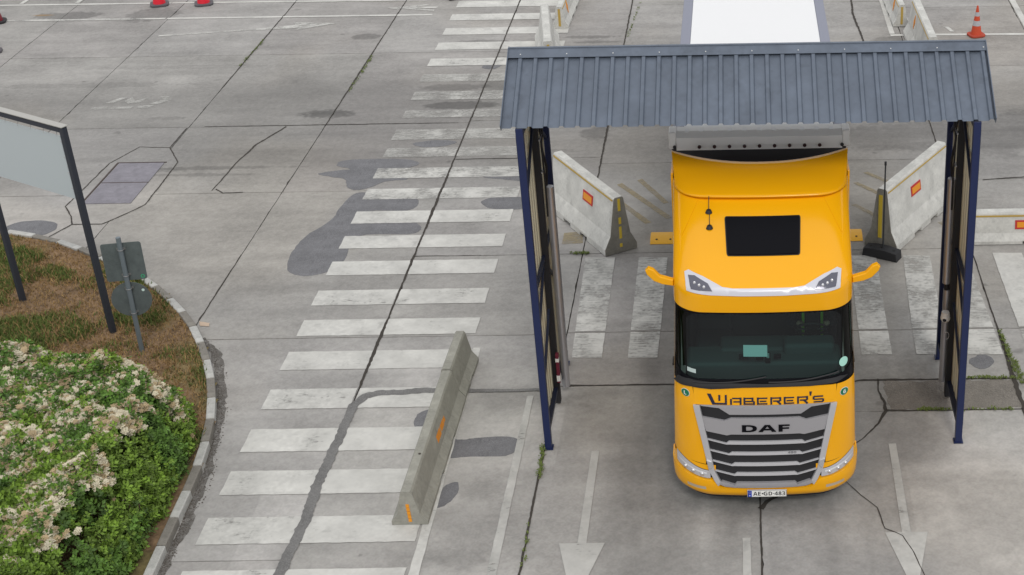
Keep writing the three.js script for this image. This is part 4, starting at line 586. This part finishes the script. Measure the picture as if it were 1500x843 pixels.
    // camera arm instead of a mirror
    const ash = new THREE.Shape([[1.21, 3.17], [1.21, 3.235], [1.38, 3.29], [1.465, 3.39], [1.52, 3.415], [1.55, 3.385], [1.535, 3.34], [1.45, 3.245], [1.34, 3.195]].map(([x, y]) => new THREE.Vector2(x, y)));
    const ag = new THREE.ExtrudeGeometry(ash, { depth: 0.05, bevelEnabled: true, bevelSize: 0.014, bevelThickness: 0.02, bevelSegments: 3 }).translate(0, 0, -0.86); if (s < 0) { ag.rotateY(Math.PI).translate(0, 0, -1.67); }
    const ca = mesh('camera_arm', ag, yel, T); mesh('arm_root', new THREE.ConeGeometry(0.075, 0.16, 14).rotateZ(-s * Math.PI / 2).translate(s * 1.2, 3.19, -0.87), blk, ca);
  }
  // bumper: a skin that bulges forward, with a shelf under the lamps
  {
    const ub = (q) => { const a = Math.abs(q); return a < 0.78 ? 0.47 : lerp(0.47, 0.582, sstep(0.78, 0.98, a)) + 0.066 * sstep(1, 1.74, a); };
    const top = patch(-2.12, 2.12, 130, (q) => ub(q) - 0.03, ub, 2, 0.02), main = patch(-2.12, 2.12, 130, (q) => 0.30 + 0.03 * sstep(1, 2, Math.abs(q)), (q) => ub(q) - 0.03, 8, 0.032);
    const shelf = (() => { const P = [], I = [], n = 130; for (let i = 0; i <= n; i++) { const q = lerp(-2.12, 2.12, i / n), h = ub(q); for (const o of [0.032, -0.06]) { const p = S(q, h).addScaledVector(nrmS(q, h), o); P.push(p.x, h - (o > 0 ? 0.03 : 0), p.z); } } for (let i = 0; i < n; i++) { const a = i * 2; I.push(a, a + 2, a + 1, a + 1, a + 2, a + 3); } const g = new THREE.BufferGeometry(); g.setAttribute('position', new THREE.Float32BufferAttribute(P, 3)); g.setAttribute('uv', new THREE.Float32BufferAttribute(new Float32Array(P.length / 3 * 2), 2)); g.setIndex(I); g.computeVertexNormals(); return g; })();
    mesh('bumper', merge([main, shelf]), yel, T); void top;
    mesh('air_dam', patch(-2, 2, 60, K(0.2), K(0.3), 2, -0.03), blk, T);
  }
  // grille
  const gb = mesh('grille', onSkin(sym([[-0.93, 1.72], [-0.63, 0.5]]).map((p) => p), 0.01, -0.022, 0.05), blk, T);
  const fo = [[-0.955, 1.725], [-0.655, 0.50]], fi = [[-0.885, 1.705], [-0.60, 0.545]];
  for (const s of [-1, 1]) { const P = [[-0.955, 1.728], [-0.875, 1.728], [-0.80, 1.3], [-0.70, 0.72], [-0.61, 0.52], [-0.655, 0.475], [-0.70, 0.55], [-0.775, 0.72]]; mesh('grille_frame', onSkin(s < 0 ? P : mir(P), 0.045, -0.012, 0.05), M(0.55, 0.545, 0.56, 0.35, 0.3), gb); const F = [[-0.80, 0.88], [-0.735, 0.86], [-0.72, 0.78], [-0.765, 0.74]]; mesh('frame_clip', onSkin(s < 0 ? F : mir(F), 0.02, 0.034), chrome, gb); } void fo; void fi;
  mesh('upper_bar', onSkin(sym([[-0.875, 1.732], [-0.86, 1.716], [-0.62, 1.69], [-0.48, 1.59]]), 0.02, -0.012, 0.04), sil, gb);
  const nb = mesh('name_bar', onSkin(sym([[-0.852, 1.555], [-0.80, 1.335], [-0.52, 1.275], [-0.46, 1.29]].reverse().concat([]).reverse()).slice(0, 4).concat([[0.46, 1.29], [0.52, 1.275], [0.80, 1.335], [0.852, 1.555], [0.55, 1.5], [0.46, 1.54], [-0.46, 1.54], [-0.55, 1.5]]), 0.035, -0.012, 0.04), sil, gb);
  {
    const raw = new TextGeometry('DAF', { font, size: 0.1, depth: 0.012, curveSegments: 6, bevelEnabled: false }); raw.computeBoundingBox(); const b = raw.boundingBox, w = b.max.x - b.min.x, h = b.max.y - b.min.y; raw.translate(-(b.min.x + b.max.x) / 2, -b.min.y, 0).scale(0.64 / w, 0.105 / h, 1).translate(0.005, 1.335, 0); mesh('lettering', bend(raw, 0.0235), blkG, nb);
  }
  const slatM = M(0.58, 0.575, 0.595, 0.35, 0.25);
  const SL = [[1.175, 1.127, 0.53, 0.792], [1.002, 0.958, 0.495, 0.757], [0.838, 0.792, 0.46, 0.722], [0.685, 0.638, 0.43, 0.69]];
  SL.forEach(([a, b, w, wl], i) => {
    const out = sym([[-wl, a + 0.034], [-wl, a + 0.018], [-w - 0.0, b - 0.002], [-w + 0.04, b]]).slice(0, 4).concat([[w - 0.04, b], [w, b - 0.002], [wl, a + 0.018], [wl, a + 0.034], [w + 0.005, b + 0.016], [w - 0.035, a], [-w + 0.035, a], [-w - 0.005, b + 0.016]]);
    const sl = mesh('slat', onSkin(out, 0.03, -0.014, 0.05), slatM, gb);
    if (i === 1) { const raw = new TextGeometry('480', { font, size: 0.034, depth: 0.004, curveSegments: 4 }); raw.scale(1.5, 1, 1).translate(0.3, 0.975, 0); mesh('lettering', bend(raw, 0.017), M(0.2, 0.2, 0.21, 0.5), sl); }
    const us = onSkin([[-wl + 0.02, a + 0.03], [-w, b + 0.0], [-w + 0.04, b - 0.028], [w - 0.04, b - 0.028], [w, b], [wl - 0.02, a + 0.03], [w, b - 0.02], [w - 0.05, b - 0.045], [-w + 0.05, b - 0.045], [-w, b - 0.02]], 0.02, -0.012, 0.05); void us;
  });
  mesh('slat', onSkin(sym([[-0.60, 0.555], [-0.645, 0.515], [-0.55, 0.475], [-0.42, 0.462], [0, 0.458]]).slice(0, 5).concat([[0.42, 0.462], [0.55, 0.475], [0.645, 0.515], [0.60, 0.555], [0.43, 0.50], [0.40, 0.535], [-0.40, 0.535], [-0.43, 0.50]]), 0.05, -0.012, 0.05), sil, gb);
  // number plate
  {
    const t = canvasTex(512, 112, (c, w, h) => { c.fillStyle = '#e9e9e4'; c.fillRect(0, 0, w, h); c.fillStyle = '#1c3fae'; c.fillRect(0, 0, 54, h); c.fillStyle = '#f3d34a'; for (let k = 0; k < 12; k++) { const a = k * Math.PI / 6; c.fillRect(27 + Math.cos(a) * 15 - 2, 36 + Math.sin(a) * 15 - 2, 4, 4); } c.fillStyle = '#fff'; c.font = 'bold 26px sans-serif'; c.textAlign = 'center'; c.fillText('H', 27, 96); c.fillStyle = '#15161a'; c.font = 'bold 88px sans-serif'; c.fillText('AE', 126, 88); c.fillText('GD', 268, 88); c.fillText('483', 428, 88); c.fillRect(336, 54, 18, 9); c.beginPath(); c.arc(196, 56, 11, 0, 7); c.fill(); c.strokeStyle = '#222'; c.lineWidth = 5; c.strokeRect(2, 2, w - 4, h - 4); });
    const pl = mesh('number_plate', bx(0.54, 0.12, 0.012, 0.01, 0.375, 0.085, 0.004), M(0.6, 0.6, 0.6, 0.5), T); pl.rotation.x = 0; mesh('plate_face', new THREE.PlaneGeometry(0.53, 0.112).translate(0.01, 0.375, 0.0935), M(1, 1, 1, 0.5, 0, { map: t }), pl);
  }
  // company name in squared letters
  {
    const B = 1.742, H = 0.104, t = 0.026;
    const SEG = { A: [[0, 0, 0, 0.8], [0.12, 0.88, 1, 0.88], [1, 0, 1, 1], [0.25, 0.42, 1, 0.42]], B: [[0, 0, 0, 1], [0, 0.88, 0.85, 0.88], [0.85, 0.5, 0.85, 1], [0, 0.47, 1, 0.47], [1, 0, 1, 0.47], [0, 0.12, 1, 0.12]], E: [[0, 0, 0, 1], [0, 0.88, 1, 0.88], [0.2, 0.47, 0.9, 0.47], [0, 0.12, 1, 0.12]], R: [[0, 0, 0, 1], [0, 0.88, 0.95, 0.88], [0.95, 0.47, 0.95, 1], [0.2, 0.47, 0.95, 0.47], [0.6, 0.47, 1, 0]], S: [[0, 0.12, 1, 0.12], [1, 0.12, 1, 0.5], [0, 0.48, 1, 0.48], [0, 0.48, 0, 0.88], [0, 0.88, 1, 0.88]] };
    const stroke = (a, b, th) => { const dx = b[0] - a[0], dy = b[1] - a[1], l = Math.hypot(dx, dy), nx = -dy / l * th / 2, ny = dx / l * th / 2; return [[a[0] + nx, a[1] + ny], [a[0] - nx, a[1] - ny], [b[0] - nx, b[1] - ny], [b[0] + nx, b[1] + ny]]; };
    let x = -0.775; const put = (list) => { const gs = list.map((P, k) => onSkin(P, 0.004, 0.009 + k * 0.0007, 0.05)); mesh('letter', merge(gs), inkM, fp); };
    put([[[x, B + 0.155], [x + 0.05, B + 0.155], [x + 0.105, B + 0.026], [x + 0.07, B]], stroke([x + 0.07, B + 0.013], [x + 0.265, B + 0.013], 0.026), stroke([x + 0.252, B], [x + 0.252, B + 0.14], 0.027), stroke([x + 0.165, B + 0.055], [x + 0.165, B + 0.14], 0.027)]);
    x = -0.455; const W = 0.128, adv = 0.179; for (const ch of 'ABERER') { put(SEG[ch].map(([a, b, c, d]) => { const hor = b === d; return stroke([x + a * W, B + b * H], [x + c * W, B + d * H], hor ? 0.019 : t); })); x += adv; }
    put([[[x - 0.028, B + 0.165], [x + 0.008, B + 0.165], [x - 0.004, B + 0.105], [x - 0.022, B + 0.105]]]); x += 0.03;
    put(SEG.S.map(([a, b, c, d]) => { const hor = b === d; return stroke([x + a * W, B + b * H], [x + c * W, B + d * H], hor ? 0.019 : t); }));
  }
  // round stickers
  const disc = (x, h, r, off, m, par, n = 'sticker') => { const P = []; for (let k = 0; k < 28; k++) P.push([x + r * Math.cos(k * Math.PI / 14), h + r * Math.sin(k * Math.PI / 14)]); return mesh(n, onSkin(P, 0.003, off, 0.5), m, par); };
  const grn = M(0.0, 0.16, 0.075, 0.5), wht = M(0.72, 0.75, 0.73, 0.5);
  for (const [x, h, c] of [[-1.06, 1.87, 'L'], [1.06, 1.845, '6']]) { const d = disc(x, h, 0.056, 0.006, wht, T); const d2 = disc(x, h, 0.05, 0.011, grn, T); void d; const raw = new TextGeometry(c, { font, size: 0.055, depth: 0.002, curveSegments: 6 }); raw.computeBoundingBox(); const b = raw.boundingBox; raw.translate(-(b.min.x + b.max.x) / 2 + x, -(b.min.y + b.max.y) / 2 + h, 0); mesh('lettering', bend(raw, 0.0155), wht, d2); }
  const teal = M(0.36, 0.66, 0.56, 0.5); disc(1.055, 2.24, 0.058, 0.002, teal, T);
  mesh('sticker', onSkin([[-1.03, 2.17], [-0.915, 2.155], [-0.915, 2.205], [-1.03, 2.22]], 0.003, 0.002), M(0.4, 0.48, 0.46, 0.5), T);
  // visor with the pale lamp band
  const vb = mesh('visor', merge([patch(-2.1, 2.1, 110, K(2.951), K(3.3), 10, 0.004)]), yel, T);
  const band = [[-1.035, 3.385], [-0.98, 3.41], [-0.8, 3.375], [-0.54, 3.292], [-0.4, 3.278], [0.4, 3.278], [0.54, 3.292], [0.8, 3.375], [0.98, 3.41], [1.035, 3.385], [1.005, 3.23], [0.7, 3.205], [0.3, 3.196], [-0.3, 3.196], [-0.7, 3.205], [-1.005, 3.23]];
  mesh('lamp_band', onSkin(band, 0.02, 0.0, 0.03), whiteG, vb);
  for (const s of [-1, 1]) { const P = [[-0.985, 3.365], [-0.9, 3.372], [-0.73, 3.315], [-0.67, 3.25], [-0.945, 3.255]]; const l = mesh('roof_lamp', onSkin(s < 0 ? P : mir(P), 0.006, 0.021, 0.04), M(0.13, 0.13, 0.16, 0.2, 0.4), vb); for (const x of [0.90, 0.84, 0.78]) { const h = 3.312 - (0.9 - x) * 0.22, q = qOf(s * x, h), v = S(q, h).addScaledVector(nrmS(q, h), 0.03); mesh('bulb', new THREE.SphereGeometry(0.024, 14, 10).scale(0.8, 1, 0.6).translate(v.x, v.y, v.z), lampM, l); } }
  // roof and hatch
  const roof = mesh('roof', patch(-2.7, 2.7, 130, K(3.3), K(4.07), 26, 0.004), yel, T);
  const hp = (x0, x1, h0, h1, r) => { const P = []; for (const [cx, cy, a0] of [[x1 - r, h1 - r, 0], [x0 + r, h1 - r, 90], [x0 + r, h0 + r, 180], [x1 - r, h0 + r, 270]]) for (let k = 0; k <= 5; k++) { const a = (a0 + k * 18) * Math.PI / 180; P.push([cx + r * Math.cos(a), cy + r * Math.sin(a)]); } return P; };
  const trap = (x, h) => [x * (1 + (h - 3.69) * 0.17), h];
  mesh('roof_hatch', onSkin(hp(-0.475, 0.5, 3.545, 3.84, 0.022).map(([x, h]) => trap(x, h)), 0.022, 0.006, 0.05), blkG, roof);
  mesh('hatch_seal', onSkin(hp(-0.49, 0.515, 3.537, 3.848, 0.026).map(([x, h]) => trap(x, h)), 0.008, 0.003, 0.05), blk, roof);
  mesh('wing_plate', onSkin([[-1.16, 3.7], [-1.08, 3.66], [-0.86, 3.98], [-0.9, 4.03], [-1.1, 4.03]], 0.012, -0.004, 0.05), yel, roof); mesh('wing_plate', onSkin(mir([[-1.16, 3.7], [-1.08, 3.66], [-0.86, 3.98], [-0.9, 4.03], [-1.1, 4.03]]), 0.012, -0.004, 0.05), yel, roof);
  for (const [x, h] of [[-0.715, 3.88], [-0.705, 3.755]]) { const q = qOf(x, h), v = S(q, h); mesh('antenna', merge([new THREE.CylinderGeometry(0.03, 0.05, 0.045, 16).translate(v.x, v.y + 0.02, v.z), bar([v.x, v.y + 0.03, v.z], [v.x + 0.005, v.y + 0.2, v.z - 0.1], 0.006, 6)]), blk, roof); }
  // roof spoiler
  {
    const P = [], I = [], na = 60, nt = 14; const W0 = 1.2;
    for (let j = 0; j <= nt; j++) for (let i = 0; i <= na; i++) {
      const a = lerp(-1, 1, i / na), t = j / nt, x = W0 * Math.sin(a * Math.PI / 2) , xa = Math.abs(x) / W0; const hf = 4.0, f = S(qOf(x, hf), hf);
      const rz = -2.5 - 0.23 * xa ** 2, rh = 4.2 + 0.1 * xa ** 2.4; const flat0 = 0.03 * Math.sin(Math.PI * Math.min(1, t * 1.1)) * (1 - xa ** 6);
      P.push(lerp(x * 0.99, x * 1.04, t), lerp(hf + 0.05, rh, t) + flat0, lerp(f.z + 0.05, rz, t));
    }
    const lay = P.length / 3; for (let k = 0; k < lay; k++) P.push(P[k * 3] * 0.995, P[k * 3 + 1] - 0.035, P[k * 3 + 2]);
    const row = na + 1; for (let j = 0; j < nt; j++) for (let i = 0; i < na; i++) { const a = j * row + i, b = a + 1, c = a + row, d = c + 1; I.push(a, b, c, b, d, c, a + lay, c + lay, b + lay, b + lay, c + lay, d + lay); }
    for (let i = 0; i < na; i++) { let a = i, b = i + 1; I.push(a, a + lay, b, b, a + lay, b + lay); a += nt * row; b += nt * row; I.push(a, b, a + lay, b, b + lay, a + lay); }
    for (let j = 0; j < nt; j++) for (const i of [0, na]) { const a = j * row + i, b = a + row; I.push(a, b, a + lay, b, b + lay, a + lay); }
    const g = new THREE.BufferGeometry(); g.setAttribute('position', new THREE.Float32BufferAttribute(P, 3)); g.setIndex(I); const gg = g.toNonIndexed(); void gg; g.computeVertexNormals(); mesh('roof_spoiler', g, yel, T);
    mesh('rear_wall', bx(2.38, 3.0, 0.04, 0, 2.5, REAR + 0.02), blk, T);
  }
  // chassis and wheels
  mesh('chassis', merge([bx(0.9, 0.28, 6.0, 0, 0.85, -3.6), bx(2.2, 0.5, 0.9, 0, 0.75, -0.9)]), blk, T);
  const tyre = M(0.02, 0.02, 0.021, 0.9), rim = M(0.45, 0.45, 0.46, 0.4, 0.6);
  for (const z of [-1.45, -5.2]) for (const s of [-1, 1]) { const w = mesh('wheel', new THREE.TorusGeometry(0.38, 0.14, 14, 36).rotateY(Math.PI / 2).scale(1.05, 1, 1).translate(s * 1.03, 0.525, z), tyre, T); mesh('rim', new THREE.CylinderGeometry(0.28, 0.28, 0.2, 24).rotateZ(Math.PI / 2).translate(s * 1.03, 0.525, z), rim, w); }
  // interior
  const inn = mesh('dashboard', merge([bx(2.1, 0.34, 0.5, 0, 1.96, -0.72, 0.05), bx(0.7, 0.22, 0.3, 0.62, 2.16, -0.84, 0.06), bx(1.0, 0.3, 0.4, -0.1, 2.02, -0.98, 0.06)]), dashM, T); void inn;
  mesh('cab_floor', bx(2.2, 0.05, 1.7, 0, 1.55, -1.45), dashM, T); mesh('bunk', bx(2.15, 0.5, 0.55, 0, 1.9, -2.0, 0.05), M(0.05, 0.05, 0.055, 0.9), T); mesh('headliner', bx(2.1, 0.03, 1.7, 0, 3.02, -1.42), M(0.08, 0.08, 0.08, 0.9), T);
  for (const x of [-0.68, 0.68]) mesh('seat', merge([bx(0.52, 0.16, 0.5, x, 1.98, -1.32, 0.06), bx(0.5, 0.75, 0.16, x, 2.38, -1.6, 0.06), bx(0.28, 0.2, 0.1, x, 2.84, -1.62, 0.04), bx(0.3, 0.36, 0.3, x, 1.74, -1.34)]), M(0.03, 0.03, 0.034, 0.9), T);
  const swm = mesh('steering_wheel', merge([new THREE.TorusGeometry(0.215, 0.017, 10, 40), bar([-0.2, 0, 0], [0.2, 0, 0], 0.016), bar([0, -0.2, 0], [0, 0, 0], 0.016), new THREE.CylinderGeometry(0.07, 0.08, 0.05, 20).rotateX(Math.PI / 2)]).rotateX(-0.7).rotateY(Math.PI).translate(0.66, 2.34, -1.0), blk, T); void swm;
  const sheetP = onSkin([[-0.28, 2.37], [0.04, 2.365], [0.04, 2.51], [-0.28, 2.515]], 0.002, -0.03); mesh('paper_sheet', sheetP, M(0.66, 0.78, 0.78, 0.8), T);
  mesh('dash_holder', merge([bx(0.1, 0.09, 0.03, -0.06, 2.2, -0.5, 0.01), bx(0.07, 0.16, 0.03, 0.05, 2.2, -0.48, 0.01), bx(0.1, 0.07, 0.03, 0.18, 2.2, -0.52, 0.01), bx(0.12, 0.08, 0.03, -0.28, 2.19, -0.54, 0.01)]), blkG, T); mesh('toll_box', bx(0.04, 0.07, 0.02, 0.05, 2.25, -0.455, 0.006), M(0.35, 0.42, 0.42, 0.5), T);
  for (const x of [-0.77, -0.63]) mesh('belt_strip', bx(0.03, 0.17, 0.012, x, 2.56, -1.5), M(0.6, 0.65, 0.62, 0.5), T);
}
// driver: one continuous body with clothes as children
{
  const T = thing('person', 'driver in dark jacket with lime reflective straps, hands on the steering wheel', 'person', [0.845, 1.55, -1.4]);
  const J = []; const cap = (a, b, ra, rb) => J.push([a, b, ra, rb]);
  cap([0, 0.55, 0.08], [0, 0.98, 0.02], 0.15, 0.17); cap([-0.12, 0.98, 0.0], [0.12, 0.98, 0.0], 0.1, 0.1); cap([0, 1.0, 0], [0, 1.14, 0.02], 0.06, 0.055);
  for (const s of [-1, 1]) { cap([s * 0.2, 0.99, 0], [s * 0.29, 0.74, 0.12], 0.066, 0.05); cap([s * 0.29, 0.74, 0.12], [s * 0.2, 0.86, 0.36], 0.048, 0.034); cap([s * 0.1, 0.5, 0.1], [s * 0.15, 0.54, 0.52], 0.085, 0.062); cap([s * 0.15, 0.54, 0.52], [s * 0.14, 0.12, 0.6], 0.06, 0.045); }
  const sd = (p, a, b, ra, rb) => { const ax = p[0] - a[0], ay = p[1] - a[1], az = p[2] - a[2], bx_ = b[0] - a[0], by = b[1] - a[1], bz = b[2] - a[2], t = clamp((ax * bx_ + ay * by + az * bz) / (bx_ * bx_ + by * by + bz * bz)); return Math.hypot(ax - bx_ * t, ay - by * t, az - bz * t) - lerp(ra, rb, t); };
  const build = (list, res, c, half, k) => { const mc = new MarchingCubes(res, M(1, 1, 1), false, false, 200000); mc.isolation = 0; for (let z = 0; z < res; z++) for (let y = 0; y < res; y++) for (let x = 0; x < res; x++) { const p = [c[0] + half * (x - res / 2) / (res / 2), c[1] + half * (y - res / 2) / (res / 2), c[2] + half * (z - res / 2) / (res / 2)]; let e = 0; for (const j of list) e += Math.exp(-k * sd(p, ...j)); mc.field[x + y * res + z * res * res] = Math.log(e) / k; } mc.update(); const g = new THREE.BufferGeometry(), n = mc.count; g.setAttribute('position', new THREE.BufferAttribute(mc.positionArray.slice(0, n * 3), 3)); g.setAttribute('normal', new THREE.BufferAttribute(mc.normalArray.slice(0, n * 3), 3)); g.scale(half, half, half).translate(...c); return g; };
  const skin = M(0.42, 0.25, 0.18, 0.6), cloth = M(0.02, 0.025, 0.035, 0.9);
  const head = [[[0, 1.26, 0.04], [0, 1.32, 0.02], 0.085, 0.095], [[0, 1.19, 0.07], [0, 1.22, 0.06], 0.06, 0.07], [[0, 1.235, 0.125], [0, 1.27, 0.12], 0.014, 0.01], [[-0.095, 1.25, 0.02], [-0.095, 1.28, 0.02], 0.014, 0.014], [[0.095, 1.25, 0.02], [0.095, 1.28, 0.02], 0.014, 0.014], [[0, 1.1, 0.02], [0, 1.2, 0.03], 0.055, 0.05]];
  const hands = []; for (const s of [-1, 1]) { const L = []; L.push([[s * 0.2, 0.87, 0.38], [s * 0.195, 0.9, 0.42], 0.032, 0.034]); for (let f = 0; f < 4; f++) { const y = 0.925 - f * 0.02; L.push([[s * 0.19, y, 0.43], [s * 0.165, y + 0.004, 0.462], 0.009, 0.0085], [[s * 0.165, y + 0.004, 0.462], [s * 0.145, y, 0.445], 0.0085, 0.008]); } L.push([[s * 0.185, 0.9, 0.40], [s * 0.155, 0.925, 0.425], 0.011, 0.009]); hands.push(build(L, 40, [s * 0.18, 0.89, 0.42], 0.09, 220)); }
  mesh('body', merge([build(head, 48, [0, 1.24, 0.04], 0.2, 70), ...hands]), skin, T);
  mesh('jacket_and_trousers', build(J, 72, [0, 0.6, 0.25], 0.7, 45), cloth, T);
  mesh('hair', new THREE.SphereGeometry(0.1, 20, 12, 0, 6.3, 0, 1.5).scale(1, 1.1, 1.1).translate(0, 1.3, 0.0), M(0.03, 0.02, 0.015, 0.9), T);
  const lime = M(0.35, 0.75, 0.05, 0.6); for (const s of [-1, 1]) mesh('reflective_strap', tube([[s * 0.13, 0.6, 0.235], [s * 0.13, 0.8, 0.22], [s * 0.13, 0.95, 0.175], [s * 0.13, 1.06, 0.06]], 0.02, 20, 6), lime, T);
}
// ---------- semi-trailer ----------
{
  const T = thing('semi_trailer', 'white-roofed box trailer with dark sides hitched behind the yellow cab', 'trailer', [0.155, 0, -3.42], 0.004);
  const roofW = M(0.80, 0.80, 0.80, 0.5), rail = M(0.24, 0.25, 0.31, 0.5, 0.2), side = M(0.045, 0.045, 0.05, 0.75), fasc = M(0.86, 0.85, 0.83, 0.5), L = 13.4;
  mesh('roof', bx(2.2, 0.03, L - 0.3, 0, 4.235, -L / 2, 0.01), roofW, T);
  for (const s of [-1, 1]) { mesh('roof_rail', bx(0.17, 0.07, L - 0.3, s * 1.187, 4.21, -L / 2, 0.012), rail, T); mesh('side_curtain', bx(0.03, 2.9, L - 0.1, s * 1.262, 2.7, -L / 2), side, T); }
  mesh('front_wall', bx(2.5, 3.1, 0.05, 0, 2.62, 0.0), side, T); mesh('rear_doors', bx(2.5, 2.95, 0.06, 0, 2.68, -L), side, T); mesh('floor', bx(2.5, 0.16, L - 0.1, 0, 1.15, -L / 2), blk, T);
  const sh = new THREE.Shape([[0.05, 4.055], [0.05, 4.24], [-0.06, 4.30], [-0.22, 4.30], [-0.22, 4.26], [-0.03, 4.2], [-0.03, 4.055]].map((p) => new THREE.Vector2(...p)));
  const cap = mesh('front_cap', boxUV(new THREE.ExtrudeGeometry(sh, { depth: 2.4, bevelEnabled: true, bevelSize: 0.006, bevelThickness: 0.006, bevelSegments: 2 }).rotateY(-Math.PI / 2).translate(1.2, 0, 0)), fasc, T);
  cap.scale.z = -1; cap.position.z = 0.06; cap.scale.z = 1;
  for (const s of [-1, 1]) mesh('cap_corner', bx(0.11, 0.26, 0.27, s * 1.262, 4.19, -0.04, 0.02), fasc, T);
  for (let k = 0; k < 9; k++) mesh('marker_hole', new THREE.CylinderGeometry(0.026, 0.026, 0.02, 14).rotateX(Math.PI / 2).translate(-0.87 + k * 0.218, 4.125, 0.117), M(0.05, 0.02, 0.02, 0.5), cap);
  for (const x of [-1.23, 1.2]) mesh('marker_hole', new THREE.CylinderGeometry(0.026, 0.026, 0.02, 14).rotateX(Math.PI / 2).translate(x, 4.12, 0.1), blk, cap);
  for (let k = 0; k < 11; k++) mesh('cap_rivet', bx(0.06, 0.012, 0.12, -1.05 + k * 0.21, 4.306, -0.08, 0.005), roofW, cap);
  const tyre = M(0.02, 0.02, 0.021, 0.9); for (const z of [-8.6, -9.9, -11.2]) for (const s of [-1, 1]) mesh('wheel', new THREE.TorusGeometry(0.36, 0.15, 12, 30).rotateY(Math.PI / 2).scale(1.1, 1, 1).translate(s * 1.02, 0.52, z), tyre, T);
  mesh('landing_leg', bx(0.12, 1.0, 0.12, -0.8, 0.6, -2.6), blk, T); mesh('landing_leg', bx(0.12, 1.0, 0.12, 0.8, 0.6, -2.6), blk, T);
}
renderer.render(scene, camera);
